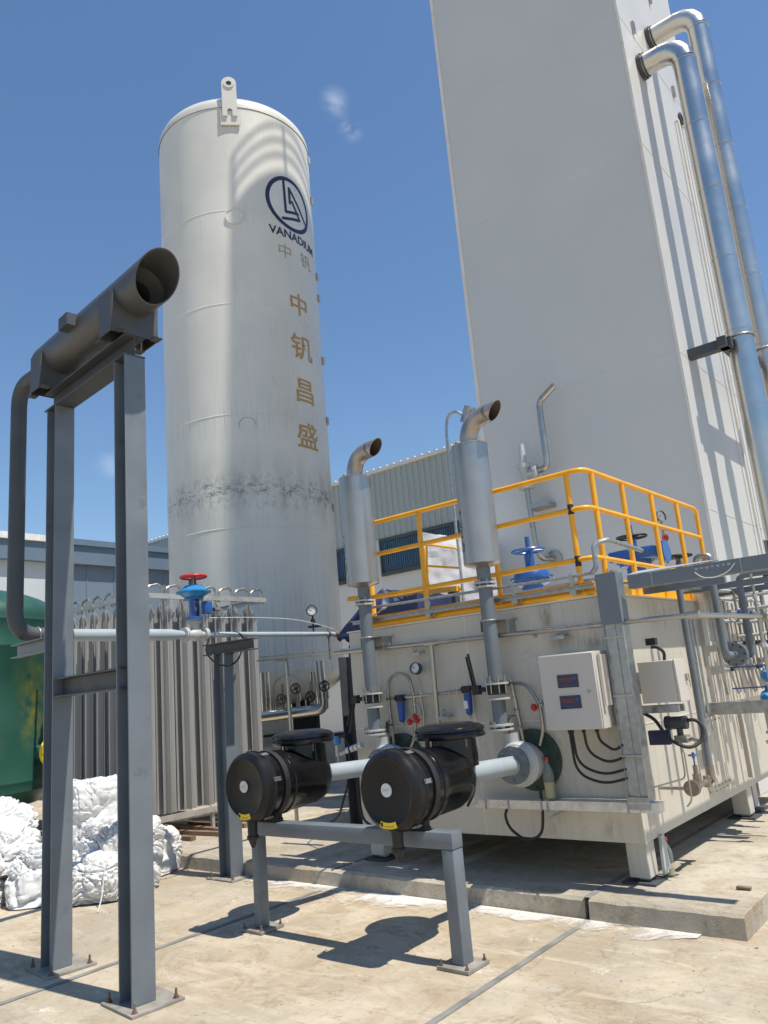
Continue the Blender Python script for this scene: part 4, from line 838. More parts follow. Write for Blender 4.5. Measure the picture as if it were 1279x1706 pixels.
# ================================================================ VERTICAL SILENCERS
def silencer(x, label, txt, z0, z1):
    y = 5.24; t = thing('silencer', label, 'silencer', (x, y, 1.2), 'vertical silver silencers in front of the skid')
    m = MB(); m.lathe((x, y, 0), (0, 0, 1), [(z0-.03, .06), (z0-.005, .14), (z0, .148), (z1, .148), (z1+.004, .152), (z1+.008, .148), (z1+.03, .07)], 48); bd = m.build('body', M['silencer'], t)
    m = MB(); m.bx(x-.003, x+.003, y-.1495, y-.146, z0, z1); m.build('seam', M['silencer'], bd)
    b = text_bm(txt, .1); text_outline_fit(b, .34, .042); o = raw(wrap(b, -.085, 0, .149, 0, 0, off=.0015, rot=PI/2, step=.012), 'marker_writing', M['bluepen'], bd); o.location = (0, 0, z0+.27-1.2)
    m = MB(); ex = x-.0; m.tube([(x, y, z1+.01), (x, y, z1+.07), (x+.035, y, z1+.17), (x+.12, y, z1+.225), (x+.22, y, z1+.232)], .074, 28, .07, 6, caps=False)
    # oblique mouth
    b = m.b; n = 28
    m.build('outlet_elbow', M['elbow'], t)
    m = MB(); b = m.b; d = V(1, 0, .07).normalized(); s_, u_ = V(0, 1, 0), d.cross(V(0, 1, 0)).normalized()*-1
    if u_.z < 0: u_ = -u_
    p = V(x+.22, y, z1+.232); o1 = []; o2 = []; i1 = []; i2 = []
    for i in range(n):
        a = 2*PI*i/n; e = s_*math.cos(a)+u_*math.sin(a)
        o1.append(b.verts.new(p-d*.03+e*.074)); k = .06+.055*math.sin(a); o2.append(b.verts.new(p+d*k+e*.074)); i2.append(b.verts.new(p+d*k+e*.069)); i1.append(b.verts.new(p-d*.1+e*.064))
    m.loft([o1, o2, i2, i1], False, True); m.build('slanted_mouth', M['elbow'], t)
    m = MB(); q1 = m.ring(p-d*.12, .0635, s_, u_, n); q2 = [m.b.verts.new(v_) for v_ in [p+d*(.055+.055*math.sin(2*PI*i/n))+(s_*math.cos(2*PI*i/n)+u_*math.sin(2*PI*i/n))*.068 for i in range(n)]]; m.loft([q1, q2], True, False); m.build('inner_wall', M['scorch'], t)
    m = MB(); c = V(x-.1, y-.04, z1); m.prism([c+V(-.025, 0, 0), c+V(.025, 0, 0), c+V(.025, 0, .05), c+V(.012, 0, .07), c+V(-.012, 0, .07), c+V(-.025, 0, .05)], (0, .008, 0)); lg = m.build('lifting_eye', M['creamtrim'], t)
    m = MB(); m.cyl(c+V(0, -.001, .045), c+V(0, .009, .045), .01); m.build('eye_hole', M['darkint'], lg)
    m = MB(); m.cyl((x, y, 1.58), (x, y, z0-.02), .056, n=28); m.cyl((x, y, 1.24), (x, y, 1.45), .054, n=28); m.build('riser_pipe', M['grey'], t)
    for zz, rr, pr, nb, bh in ((z0-.17, .088, .075, 8, .028), (1.5, .095, .08, 8, .1), (1.233, .1, .085, 8, .03)):
        m = MB(); g2 = .1 if zz == 1.5 else .018
        m.cyl((x, y, zz+g2/2), (x, y, zz+g2/2+.014), rr, n=32); f_ = m.build('flange', M['casting'], t)
        m = MB(); m.cyl((x, y, zz-g2/2-.014), (x, y, zz-g2/2), rr, n=32); m.build('flange', M['casting'], t)
        m = MB(); m.bolts((x, y, zz+bh/2), (0, 0, 1), pr, nb, .006, bh*.5+.016); m.build('flange_bolts', M['steel'], f_)
    m = MB(); m.cyl((x, y, 1.475), (x, y, 1.565), .07, n=28); v = m.build('butterfly_valve', M['blackmatte'], t)
    m = MB(); m.cyl((x, y, 1.52), (x-.15, y-.05, 1.52), .018, n=10); m.box((x-.15, y-.05, 1.52), (.05, .06, .07)); m.build('lever_base', M['blackmatte'], v)
    up = 1 if x > -4 else -1
    m = MB(); m.bar((x-.15, y-.06, 1.52), (x-.185+.02*up, y-.1, 1.52+.28*up), .022, .01, (1, 0, 0)); m.bar((x-.175, y-.06, 1.54), (x-.205+.02*up, y-.1, 1.54+.24*up), .016, .008, (1, 0, 0)); m.build('lever', M['blackmatte'], v)
    # clamp bracket at the skid's top edge
    m = MB(); m.bx(x-.09, x+.15, 5.33, 5.425, 2.035, 2.043); m.bx(x-.09, x-.082, 5.24, 5.425, 1.96, 2.05); m.bx(x+.12, x+.128, 5.3, 5.425, 1.92, 2.035); m.torus((x, y, 2.04), (0, 0, 1), .062, .006); m.build('clamp_bracket', M['galv'], t)
silencer(-3.265, 'right hand vertical silver silencer with slanted outlet, taller in view', 'Q MK-2', 2.49, 3.47)
silencer(-4.535, 'left hand vertical silver silencer with slanted outlet, beside the white tank', 'Q MK-1', 2.52, 3.5)
# vent tube arching behind the right silencer
t = thing('vent_tube', 'thin grey tube arching over behind the right silencer', 'tube', (-5, 7.6, 2.2))
m = MB(); m.tube([(-5.05, 7.6, 2.2), (-5.04, 7.6, 4.6), (-5.0, 7.6, 4.78), (-4.88, 7.6, 4.82), (-4.76, 7.6, 4.72)], .017, 10, .12); m.build('tube', M['galv'], t)
m = MB(); m.box((-4.68, 7.6, 4.72), (.13, .1, .1), Matrix.Rotation(.5, 3, 'Y')); m.cyl((-4.75, 7.6, 4.62), (-4.66, 7.6, 4.8), .07); m.build('end_fitting', M['galv'], t)

# ================================================================ FRONT FACE TUBING
Y1 = 5.36
t = thing('pipe_header', 'long dull steel pipe clipped along the top of the skid front', 'pipe', (-3.5, 5.34, 1.93))
m = MB(); m.tube([(-5.05, 5.34, 1.95), (-2.2, 5.31, 1.905), (-1.72, 5.30, 1.895), (-1.7, 9.5, 1.93)], .0185, 12, .05); m.build('header_pipe', M['steel'], t)
m = MB(); m.cyl((-3.92, 5.34, 1.93), (-3.93, 5.34, 1.12), .021, n=12); m.cyl((-3.98, 5.34, 1.93), (-3.87, 5.34, 1.93), .027); m.build('branch_pipe', M['steel'], t)
for (x, z) in ((-4.1, 1.9), (-3.86, 1.36), (-2.74, 1.9)):
    m = MB(); m.bx(x-.06, x+.05, 5.33, 5.42, z-.035, z-.028); m.bx(x-.06, x+.05, 5.33, 5.336, z-.06, z-.028); m.torus((x, 5.34, z), (1, 0, 0), .022, .004); m.build('bracket', M['galv'], t)
for p, a in (((-1.72, 5.3, 1.895), 1), ((-1.7, 7.0, 1.905), 0)):
    m = MB(); m.cyl(V(p)-V(.04*a, .04*(1-a), 0), V(p)+V(.04*a, .04*(1-a), 0), .028, n=12); m.build('union', M['steel'], t)
t = thing('instrument_tubing', 'bent steel tubing with small red valve wheels on the skid front', 'tubing', (-3.7, 5.36, 1.4))
def T(pts, r=.009, rad=.05, mt='steel', n='tube'):
    m = MB(); m.tube(pts, r*1.25, 8, rad); return m.build(n, M[mt], t)
T([(-4.43, Y1, 1.02), (-4.45, Y1, 1.55), (-4.44, Y1, 1.66), (-4.33, Y1, 1.72), (-4.2, Y1, 1.68), (-4.17, Y1, 1.5), (-4.17, Y1, 1.3), (-4.22, Y1, 1.12), (-4.33, Y1, 1.0)], .011, .1)
T([(-4.45, Y1, 1.5), (-3.6, Y1, 1.52), (-3.3, Y1, 1.53)], .011)
T([(-3.3, Y1, 1.53), (-3.2, Y1, 1.55), (-3.08, Y1, 1.54), (-2.98, Y1, 1.4), (-2.97, Y1, 1.2), (-3.02, Y1, 1.08)], .011, .08)
T([(-3.2, Y1, 1.55), (-3.15, Y1, 1.08)], .013)
T([(-4.17, Y1, 1.44), (-4.13, Y1, 1.44), (-4.1, Y1, 1.35), (-4.07, Y1, 1.35)], .006)
T([(-4.11, Y1, 1.62), (-4.08, Y1, 1.35), (-4.1, Y1, 1.22), (-4.16, Y1, 1.2)], .008, .04)
T([(-4.48, Y1, 1.1), (-4.49, Y1, 1.3), (-4.45, Y1, 1.34)], .008, .03); T([(-3.28, Y1, 1.12), (-3.27, Y1, 1.3), (-3.2, Y1, 1.3)], .008, .03)
T([(-3.2, Y1, 1.55), (-3.21, Y1, 1.62)], .006)
for i, (x, z) in enumerate(((-4.45, 1.5), (-4.17, 1.51), (-3.72, 1.52), (-3.92, 1.515), (-3.5, 1.52), (-3.2, 1.55), (-3.18, 1.35), (-3.17, 1.22), (-4.445, 1.28), (-2.97, 1.38), (-3.8, 1.52))):
    m = MB(); m.cyl((x-.018, Y1, z), (x+.018, Y1, z), .017, n=6); m.cyl((x, Y1, z-.02), (x, Y1, z+.02), .014, n=6); m.build('fitting', M['steel'], t)
for x, z in ((-4.2, 1.3), (-4.12, 1.31), (-4.14, 1.34), (-3.0, 1.36)):
    m = MB(); m.cyl((x, Y1, z), (x, Y1-.05, z), .006, n=6); wheel(m, (x, Y1-.05, z), (.15, -1, 0), .022, .006, 4); m.build('red_wheel', M['red'], t)
for x, z in ((-4.5, 1.22), (-3.29, 1.2)):
    m = MB(); m.bar((x-.03, Y1, z), (x+.03, Y1, z), .012, .012); m.bar((x+.01, Y1-.02, z+.01), (x+.02, Y1-.02, z+.09), .012, .008); m.build('lever', M['greydark_shade'], t)
def blue_filter(x, z, label, tag_):
    f = thing('air_line_filter', label, 'filter', (x, Y1, z), 'blue tapered air line filters on the skid front')
    m = MB(); m.lathe((x, Y1, z-.05), (0, 0, -1), [(0, .036), (.02, .034), (.16, .026), (.175, .012)], 20); m.build('bowl', M['filterblue'], f)
    m = MB(); m.box((x, Y1, z-.02), (.085, .06, .055), bev=.008); m.cyl((x-.06, Y1, z-.02), (x+.06, Y1, z-.02), .016); m.build('cap', M['blackmatte'], f)
    m = MB(); m.cyl((x, Y1, z-.22), (x, Y1, z-.25), .008); m.cyl((x, Y1, z-.225), (x, Y1, z-.235), .013); m.build('drain', M['steel'], f)
    if tag_: m = MB(); m.box((x-.005, Y1-.034, z-.14), (.04, .002, .06), Matrix.Rotation(.1, 3, 'X')); m.build('sticker', M['label'], f)
blue_filter(-4.32, 1.52, 'blue tapered air filter without sticker, near the gauge', False)
blue_filter(-3.62, 1.55, 'blue tapered air filter with a white sticker, centre of skid front', True)
g_ = gauge('pressure_gauge', 'grey round pressure gauge above the steel tubing on skid front', (-4.1, 5.33, 1.735), (.1, -1, .15), .05, ring='greydark_shade')
m = MB(); m.cyl((-4.1, 5.34, 1.69), (-4.1, 5.345, 1.62), .007, n=8); m.build('stem', M['steel'], g_)
# small pneumatic actuator between filters
t = thing('solenoid_valve', 'small blue solenoid valve on ribbed nozzle beside the left air filter', 'valve', (-4.95, 4.9, 1.1))
m = MB(); m.cyl((-5.05, 5.3, 1.14), (-5.05, 5.3, 1.2), .035); m.build('coil', M['lightblue'], t)
m = MB(); m.box((-5.05, 5.3, 1.08), (.03, .03, .1)); m.cyl((-5.05, 5.3, 1.03), (-5.05, 5.3, .85), .007); m.cyl((-5.02, 5.3, 1.05), (-4.78, 5.3, 1.12), .018); m.build('body', M['casting'], t)
m = MB()
for k in range(4): m.cyl((-4.93+.05*k, 5.3, 1.08+.012*k), (-4.9+.05*k, 5.3, 1.088+.012*k), .028, n=16)
m.build('ribbed_nozzle', M['label'], t)
m = MB(); m.tube([(-5.03, 5.3, 1.2), (-4.95, 5.3, 1.2), (-4.88, 5.28, 1.1), (-4.86, 5.2, .8), (-4.9, 5.1, .55), (-5.0, 5.05, .5)], .009, 8, .08); m.build('cable', M['blackmatte'], t)
for i, (pts, lab) in enumerate((([(-4.83, 5.32, .95), (-4.84, 5.3, .7), (-4.78, 5.28, .5), (-4.7, 5.3, .45)], 'black hose hanging in front of the skid left corner'),
        ([(-3.03, 5.3, .78), (-3.03, 5.3, .6), (-3.06, 5.3, .45), (-3.2, 5.29, .41), (-3.33, 5.29, .5), (-3.36, 5.3, .6), (-3.3, 5.31, .66)], 'black cable loop hanging under the shelf rail on skid front'),
        ([(-3.58, 5.2, .98), (-3.52, 5.2, .8), (-3.62, 5.2, .66)], 'black hose behind the right air filter'))):
    m = MB(); m.tube(pts, .011, 10, .09); tag(m.build('black_cable', M['blackmatte']), lab, 'cable', 'black cables hanging on the skid front')

# ================================================================ CONTROL CABINET
CB = thing('control_cabinet', 'grey white control cabinet with two dark displays on skid front', 'cabinet', (-2.6, 5.25, 1.2))
m = MB(); m.bx(-2.82, -2.385, 5.14, 5.38, 1.2, 1.725); m.build('enclosure', M['cabinet'], CB, bev=.003)
m = MB(); m.bx(-2.815, -2.39, 5.122, 5.138, 1.205, 1.72); d_ = m.build('door', M['cabinet'], CB, bev=.003)
for z in (1.535, 1.39):
    m = MB(); m.bx(-2.68, -2.52, 5.117, 5.1215, z-.045, z+.045); s_ = m.build('display', M['screen'], CB)
    m = MB(); m.bx(-2.665, -2.56, 5.1155, 5.1165, z+.012, z+.018); m.bx(-2.66, -2.57, 5.1155, 5.1165, z-.002, z+.004); m.build('display_text', M['screentext'], s_)
    m = MB(); m.bx(-2.66, -2.54, 5.1155, 5.1165, z-.03, z-.026); m.bx(-2.555, -2.535, 5.1155, 5.1165, z+.005, z+.03); m.build('display_line', M['filterblue'], s_)
m = MB(); m.cyl((-2.455, 5.122, 1.455), (-2.455, 5.112, 1.455), .011); m.bar((-2.455, 5.11, 1.455), (-2.435, 5.108, 1.458), .01, .006); m.build('lock', M['steel'], CB)
m = MB(); m.bx(-2.38, -2.36, 5.17, 5.2, 1.35, 1.7); m.bx(-2.38, -2.355, 5.24, 5.27, 1.35, 1.7); m.bx(-2.38, -2.36, 5.31, 5.33, 1.35, 1.7); m.build('side_rib', M['cabinet'], CB)
for i, (x, d) in enumerate(((-2.71, .20), (-2.69, .14), (-2.6, .08), (-2.5, .0))):
    m = MB(); m.cyl((x, 5.26, 1.2), (x, 5.26, 1.17), .014, n=10); gl = m.build('cable_gland', M['blackmatte'], CB)
    m = MB(); zz = [.86, .92, 1.0, 1.08][i]; m.tube([(x, 5.26, 1.19), (x+.01, 5.26, zz+.03), ((x-2.33)/2+.02, 5.27, zz-.04), (-2.33, 5.28, zz)], .0095, 10, .16, 8)
    tag(m.build('black_cable', M['blackmatte']), ['lowest black cable curving from control cabinet to the galvanised riser', 'second lowest black cable curving from control cabinet to the riser', 'third lowest black cable curving from control cabinet to the riser', 'topmost short black cable curving from control cabinet to the riser'][i], 'cable', 'black cables below the control cabinet')

# galvanised cable trays
t = thing('cable_tray', 'tall galvanised vertical cable tray riser at the near skid corner', 'cable tray', (-2.28, 5.3, .66))
m = MB(); m.bx(-2.34, -2.205, 5.275, 5.278, .7, 2.25); m.bx(-2.343, -2.34, 5.262, 5.37, .7, 2.25); m.bx(-2.205, -2.202, 5.262, 5.38, .7, 2.25); m.bx(-2.285, -2.26, 5.268, 5.2745, .72, 1.98); m.build('tray_channel', M['galv'], t)
m = MB(); m.bx(-2.35, -2.195, 5.254, 5.26, 1.9, 2.26); m.bx(-2.198, -2.195, 5.26, 5.385, 1.9, 2.26); m.bx(-2.35, -2.195, 5.26, 5.385, 2.257, 2.261); m.build('joint_cover', M['grey'], t)
m = MB(); m.bx(-2.35, -2.195, 5.256, 5.26, .66, .74); m.build('joint_cover', M['galv'], t)
for z in (1.0, 1.4, 1.8): m = MB(); m.bx(-2.345, -2.2, 5.258, 5.2615, z, z+.012); m.build('cover_strap', M['steel'], t)
t = thing('cable_tray', 'galvanised horizontal cable tray along the lower skid front', 'cable tray', (-3, 5.3, .68))
m = MB(); m.bx(-3.62, -2.14, 5.262, 5.265, .64, .7); m.bx(-3.62, -2.14, 5.265, 5.38, .64, .643); m.bx(-2.143, -2.14, 5.265, 5.38, .643, .7); m.bx(-2.9, -2.14, 5.255, 5.39, .701, .705); m.build('tray_channel', M['galvlight'], t)
m = MB(); m.prism([(-2.98, 5.262, .64), (-2.86, 5.262, .64), (-2.98, 5.262, .58)], (0, .12, 0)); m.build('gusset', M['galv'], t)
for x in (-3.5, -3.3, -3.02, -2.97, -2.36): m = MB(); m.bx(x, x+.012, 5.255, 5.26, .63, .712); m.build('tray_clamp', M['galv'], t)
# tray arm across to the right
t = thing('cable_tray', 'grey overhead cable tray running off to the right from the riser', 'cable tray', (-1.8, 5.3, 2.2))
m = MB(); m.bx(-2.13, -.9, 5.30, 5.304, 2.13, 2.22); m.bx(-2.13, -.9, 5.304, 5.4, 2.13, 2.134); m.bx(-2.13, -.9, 5.396, 5.4, 2.134, 2.22); m.build('tray_channel', M['grey'], t)
m = MB(); m.prism([(-2.14, 5.31, 2.222), (-1.5, 5.31, 2.226), (-1.62, 5.42, 2.246), (-2.1, 5.42, 2.252)], (0, 0, .006)); m.build('loose_lid', M['greylight'], t)
m = MB(); 
for i in range(7): m.bx(-1.66+.035*i, -1.64+.035*i, 5.2975, 5.2995, 2.185+.004*(i % 2), 2.199)
m.bx(-1.96, -1.956, 5.296, 5.2995, 2.13, 2.22); m.bx(-1.37, -1.366, 5.296, 5.2995, 2.13, 2.22); m.build('slot', M['greylight'], t)
m = MB(); m.tube([(-1.66, 5.29, 2.17), (-1.62, 5.288, 2.13), (-1.54, 5.288, 2.115), (-1.45, 5.288, 2.14), (-1.4, 5.29, 2.19)], .0035, 6, .05); m.build('cable_tie', M['cablewhite'], t)
t = thing('pipe_rack', 'grey steel rack brackets beside the far right of the skid', 'rack', (-2, 7, 2))
for (y, z, x1) in ((6.1, 2.17, -1.7), (6.95, 2.2, -1.6), (7.7, 2.2, -1.5)):
    m = MB(); m.bar((-2.33, y, z), (x1, y, z), .05, .05); m.build('bracket_arm', M['grey'], t)
m = MB(); m.chan((-2.0, 8.5, 2.36), (-.9, 8.3, 2.36), .14, .08, (0, 0, 1), (0, -1, 0)); m.build('rack_beam', M['greydark_shade'], t)
m = MB(); m.bx(-2.3, -2.14, 5.5, 8.1, 2.19, 2.2); m.bx(-2.142, -2.14, 5.5, 8.1, 2.2, 2.24); m.build('flat_tray', M['galv'], t)
m = MB(); m.hbeam((-1.82, 8.3, 0.13), (-1.82, 8.3, 2.7), .12, .12, (1, 0, 0)); m.build('column', M['grey'], t)

# grey pipes at the right
def rpipe(lab, pts, r, extra=None, rad=.08):
    t = thing('grey_pipe', lab, 'pipe', pts[0], 'grey pipes dropping beside the skid')
    m = MB(); m.tube(pts, r, 16, rad); m.build('pipe', M['grey'], t)
    if extra: extra(t)
    return t
def e1(t):
    m = MB(); m.cyl((-2.1, 6.24, .82), (-2.1, 6.24, .7), .033); m.tube([(-2.1, 6.24, .72), (-2.1, 5.98, .72)], .02, 10); m.cyl((-2.1, 6.14, .76), (-2.1, 6.14, .68), .028, n=8); m.cyl((-2.1, 6.2, .72), (-2.1, 6.27, .72), .03, n=8); m.build('elbow_joint', M['brownsteel'], t)
    m = MB(); m.cyl((-2.1, 5.98, .72), (-2.1, 5.9, .72), .028, n=8); m.cyl((-2.1, 5.82, .72), (-2.1, 5.84, .72), .055); m.cyl((-2.1, 5.79, .72), (-2.1, 5.81, .72), .055); m.cyl((-2.1, 5.94, .74), (-2.1, 5.94, .8), .03, n=8); m.cyl((-2.1, 5.94, .8), (-2.1, 5.94, .86), .018); m.bolts((-2.1, 5.815, .72), (0, 1, 0), .042, 4, .006, .03); m.build('gate_valve', M['brownsteel'], t)
    m = MB(); wheel(m, (-2.1, 5.94, .93), (0, 0, 1), .035, .005); m.cyl((-2.1, 5.94, .86), (-2.1, 5.94, .93), .006); m.build('blue_wheel', M['blue'], t)
    m = MB(); m.tube([(-2.12, 5.8, .72), (-2.25, 5.8, .72), (-2.34, 5.8, .72)], .012, 8); m.tube([(-2.1, 5.72, 1.1), (-2.1, 5.72, .8), (-2.28, 5.55, .76)], .006, 6, .04); m.build('small_tube', M['steel'], t)
rpipe('long grey pipe dropping straight down beside the skid right face', [(-2.1, 6.24, 2.25), (-2.1, 6.24, .8)], .026, e1)
def e2(t):
    m = MB(); m.cyl((-1.98, 6.98, 1.66), (-1.98, 7.0, 1.66), .001); 
    m.cyl((-1.99, 7.0, 1.62), (-1.99, 7.03, 1.62), .1, n=32); m.cyl((-1.99, 7.04, 1.62), (-1.99, 7.06, 1.62), .1, n=32); m.cyl((-1.99, 7.05, 1.62), (-1.99, 7.2, 1.62), .06); m.bolts((-1.99, 7.03, 1.62), (0, 1, 0), .08, 8, .008, .03); m.build('flange', M['grey'], t)
rpipe('grey pipe dropping to a round flange beside the skid, middle one', [(-1.99, 6.75, 2.24), (-1.99, 6.75, 1.62), (-1.99, 7.02, 1.62)], .03, e2, .06)
rpipe('grey pipe with elbowed top beside the instrument panel, farthest one', [(-1.7, 7.5, 2.32), (-1.98, 7.5, 2.32), (-1.98, 7.5, 1.6)], .03)
t = thing('platform_bracket', 'stubby galvanised arm plate on posts beside the far skid end', 'bracket', (-2, 7.5, 1.2))
m = MB(); m.bx(-2.33, -1.75, 7.1, 7.2, 1.13, 1.23); m.build('arm', M['galv'], t)
m = MB(); m.bx(-2.12, -2.09, 7.22, 7.25, .6, 1.13); m.bx(-1.9, -1.86, 7.22, 7.25, .6, 1.13); m.build('strut', M['steel'], t)
def lever_valve(c, label, mt):
    t = thing('lever_valve', label, 'valve', c, 'blue handled valves at the right edge'); c = V(c)
    m = MB(); m.lathe(c-V(0, .1, 0), (0, 1, 0), [(0, .03), (.04, .05), (.1, .065), (.16, .05), (.2, .03)], 16); m.build('body', M[mt], t)
    m = MB(); m.bar(c+V(0, 0, .09), c+V(-.28, .02, .09), .035, .012); m.cyl(c, c+V(0, 0, .1), .014); m.build('lever', M['blue'], t)
lever_valve((-1.86, 7.4, 1.42), 'blue lever valve at the right edge, upper one', 'lightblue')
lever_valve((-1.88, 7.35, 1.24), 'blue lever valve at the right edge, lower one', 'lightblue')

# junction cabinet on the right face
J = thing('junction_box', 'plain grey white junction box with latch beside the riser', 'cabinet', (-2.1, 5.7, 1.3))
m = MB(); m.bx(-2.26, -2.005, 5.56, 5.74, 1.33, 1.62); m.build('enclosure', M['cabinet'], J, bev=.003)
m = MB(); m.bx(-2.003, -1.985, 5.558, 5.75, 1.328, 1.622); m.build('door', M['cabinet'], J, bev=.003)
m = MB(); m.box((-1.98, 5.72, 1.49), (.012, .02, .05)); m.tube([(-1.975, 5.71, 1.5), (-1.965, 5.73, 1.52), (-1.97, 5.75, 1.42)], .004, 6, .02); m.build('latch', M['steel'], J)
m = MB(); m.bx(-2.34, -2.02, 5.58, 5.61, 1.26, 1.31); m.bx(-2.34, -2.02, 5.68, 5.71, 1.26, 1.31); m.bx(-2.34, -2.26, 5.58, 5.7, 1.4, 1.55); m.build('mounting_arm', M['galv'], J)
m = MB(); m.tube([(-2.08, 5.62, 1.62), (-2.07, 5.62, 1.68), (-2.12, 5.62, 1.72), (-2.16, 5.62, 1.72)], .012, 8, .04); m.box((-2.16, 5.64, 1.76), (.07, .05, .05)); tag(m.build('black_cable', M['blackmatte']), 'short bent black cable on top of the junction box', 'cable')
X_ = thing('transmitter', 'grey pressure transmitter with flat box below the junction box', 'transmitter', (-2.1, 5.7, 1.1))
m = MB(); m.cyl((-2.14, 5.7, 1.18), (-2.02, 5.7, 1.18), .045, n=20); m.cyl((-2.17, 5.7, 1.18), (-2.14, 5.7, 1.18), .05, n=20); m.cyl((-2.08, 5.7, 1.18), (-2.08, 5.7, 1.09), .022); m.build('housing', M['greydark_shade'], X_)
m = MB(); m.box((-2.2, 5.62, 1.09), (.15, .05, .1), bev=.006); m.build('flat_box', M['navy'], X_)
m = MB(); m.box((-2.07, 5.7, 1.07), (.09, .08, .05)); m.cyl((-2.07, 5.66, 1.05), (-2.07, 5.66, .98), .01); m.cyl((-2.04, 5.74, 1.07), (-1.96, 5.74, 1.05), .014); m.build('manifold', M['steel'], X_)
m = MB(); m.tube([(-2.28, 5.6, 1.26), (-2.2, 5.58, 1.22), (-2.12, 5.56, 1.08), (-2.0, 5.6, 1.01), (-1.93, 5.68, 1.05), (-1.92, 5.72, 1.15), (-1.97, 5.72, 1.2), (-2.03, 5.7, 1.19)], .0125, 10, .06); tag(m.build('flexible_conduit', M['blackmatte']), 'thick black flexible conduit looping round the transmitter', 'cable')
m = MB(); m.tube([(-2.06, 5.66, .98), (-2.06, 5.66, .66), (-2.1, 5.66, .62)], .006, 6, .03); m.tube([(-2.0, 5.74, 1.04), (-2.0, 5.74, .78)], .005, 6); tag(m.build('impulse_tube', M['steel']), 'thin steel impulse tubes below the transmitter', 'tube')
for k, (y, z0, z1) in enumerate(((6.95, 1.0, 1.98), (7.05, 1.0, 1.98))):
    m = MB(); m.tube([(-2.3, y, z0), (-2.3, y, z1)], .012, 8); tag(m.build('conduit', M['galv']), ['nearer of two slim steel conduits on the skid right face', 'farther of two slim steel conduits on the skid right face'][k], 'conduit', 'slim conduits on the skid right face')
m = MB(); m.bx(-2.338, -2.295, 6.84, 7.3, .54, 1.12)
for k in range(5):
    for zz in (1.12, .52): m.bx(-2.335, -2.3, 6.86+.095*k, 6.9+.095*k, zz, zz+.025)
t = tag(m.build('equipment_cover', M['cream'], bev=.003), 'shallow cream cover plate with bolts low on the skid right face', 'cover plate')
m = MB()
for i in range(5):
    for z in (.57, 1.09): m.cyl((-2.295, 6.88+.095*i, z), (-2.285, 6.88+.095*i, z), .009, n=6)
b_ = m.build('cover_bolt', M['steel'], t)

for k, (x, y, z0, z1, r_) in enumerate(((-1.75, 7.0, .95, 1.88, .016), (-1.82, 7.3, 1.0, 2.3, .012), (-1.66, 7.15, 1.3, 2.1, .01), (-1.9, 7.85, .9, 2.2, .02))):
    m = MB(); m.tube([(x, y, z1), (x, y, z0), (x-.12, y+.03, z0-.05)], r_, 8, .05); t = thing('impulse_line', ['thin steel line nearest at the right edge beside the blue valves', 'thin steel line behind the blue valves, taller one', 'shortest thin steel line at the right edge above blue valves', 'thickest steel line at the right edge near rack column'][k], 'pipe', (x, y, z0), 'thin steel lines at the right edge'); m.build('line', M['steel'], t)
    m = MB()
    for z in (z0+.25, z1-.2): m.cyl((x, y, z-.02), (x, y, z+.02), r_*1.7, n=6)
    m.build('nuts', M['casting'], t)
t = thing('branch_manifold', 'stack of short grey branch pipes and knobs near the overhead tray end', 'pipe manifold', (-1.8, 7.6, 2.0))
for k in range(4):
    z = 1.78+.12*k; m = MB(); m.cyl((-2.1, 7.62+.02*k, z), (-1.5, 7.62+.02*k, z+.01), .016, n=8); b_ = m.build('branch', M['casting'], t)
    m = MB(); m.cyl((-1.8+.05*k, 7.6, z), (-1.8+.05*k, 7.5, z), .01, n=8); m.cyl((-1.8+.05*k, 7.51, z), (-1.8+.05*k, 7.49, z), .026, n=12); m.build('knob', M['blackmatte'], b_)
# second skid with instrument panel
S2 = thing('process_skid', 'second cream skid at the right edge behind the main one', 'equipment box', (-3.4, 8.7, 0))
m = MB(); m.bx(-4.5, -2.345, 8.155, 9.16, .412, 2.3); m.build('casing', M['cream'], S2, bev=.004)
m = MB(); m.bx(-2.56, -2.42, 8.3, 8.44, .17, .411); l_ = m.build('leg', M['cream'], S2)
m = MB(); m.bx(-2.62, -2.36, 8.24, 8.5, .137, .165); m.build('foot_plate', M['greydark_shade'], l_)
t = thing('tubing_cluster', 'cluster of thin steel tubes and small valves at right edge', 'instrument panel', (-2.2, 7.8, 1.2))
m = MB(); m.bx(-2.3, -2.26, 7.28, 7.36, 1.72, 2.3); m.build('side_plate', M['creamtrim'], t)
m = MB(); m.bx(-2.34, -2.3, 7.3, 9.3, 1.2, 2.3); m.build('back_plate', M['cabinet'], t)
rnd = random.Random(4)
for i in range(14):
    y = 7.35+.1*i; x = -2.22+.045*(i % 4); m = MB(); m.tube([(x, y, 2.2-.05*(i % 3)), (x, y, 1.45), (x+.02*(i % 2), y+.05, 1.28)], .008+.004*(i % 3 == 0), 8, .05); m.build('tube', M['steel'], t)
    for z in (2.0-.04*(i % 2), 1.72, 1.5+.05*(i % 3)):
        if (i+int(z*10)) % 4 == 0: continue
        m = MB(); m.box((x+.01, y, z), (.04, .035, .05)); m.cyl((x+.01, y, z), (x+.08, y, z), .009, n=8); v_ = m.build('needle_valve', M['steel' if i % 2 else 'casting'], t)
        m = MB(); m.cyl((x+.08, y, z), (x+.1, y, z), .02, n=10); m.build('knob', M['blackmatte' if (i+int(z*7)) % 4 else 'filterblue'], v_)
for k, z in enumerate((2.12, 2.2, 1.92)): 
    m = MB(); m.cyl((-2.12, 7.3, z), (-2.12, 8.8, z+.02), .016, n=8); m.build('manifold_pipe', M['casting'], t)

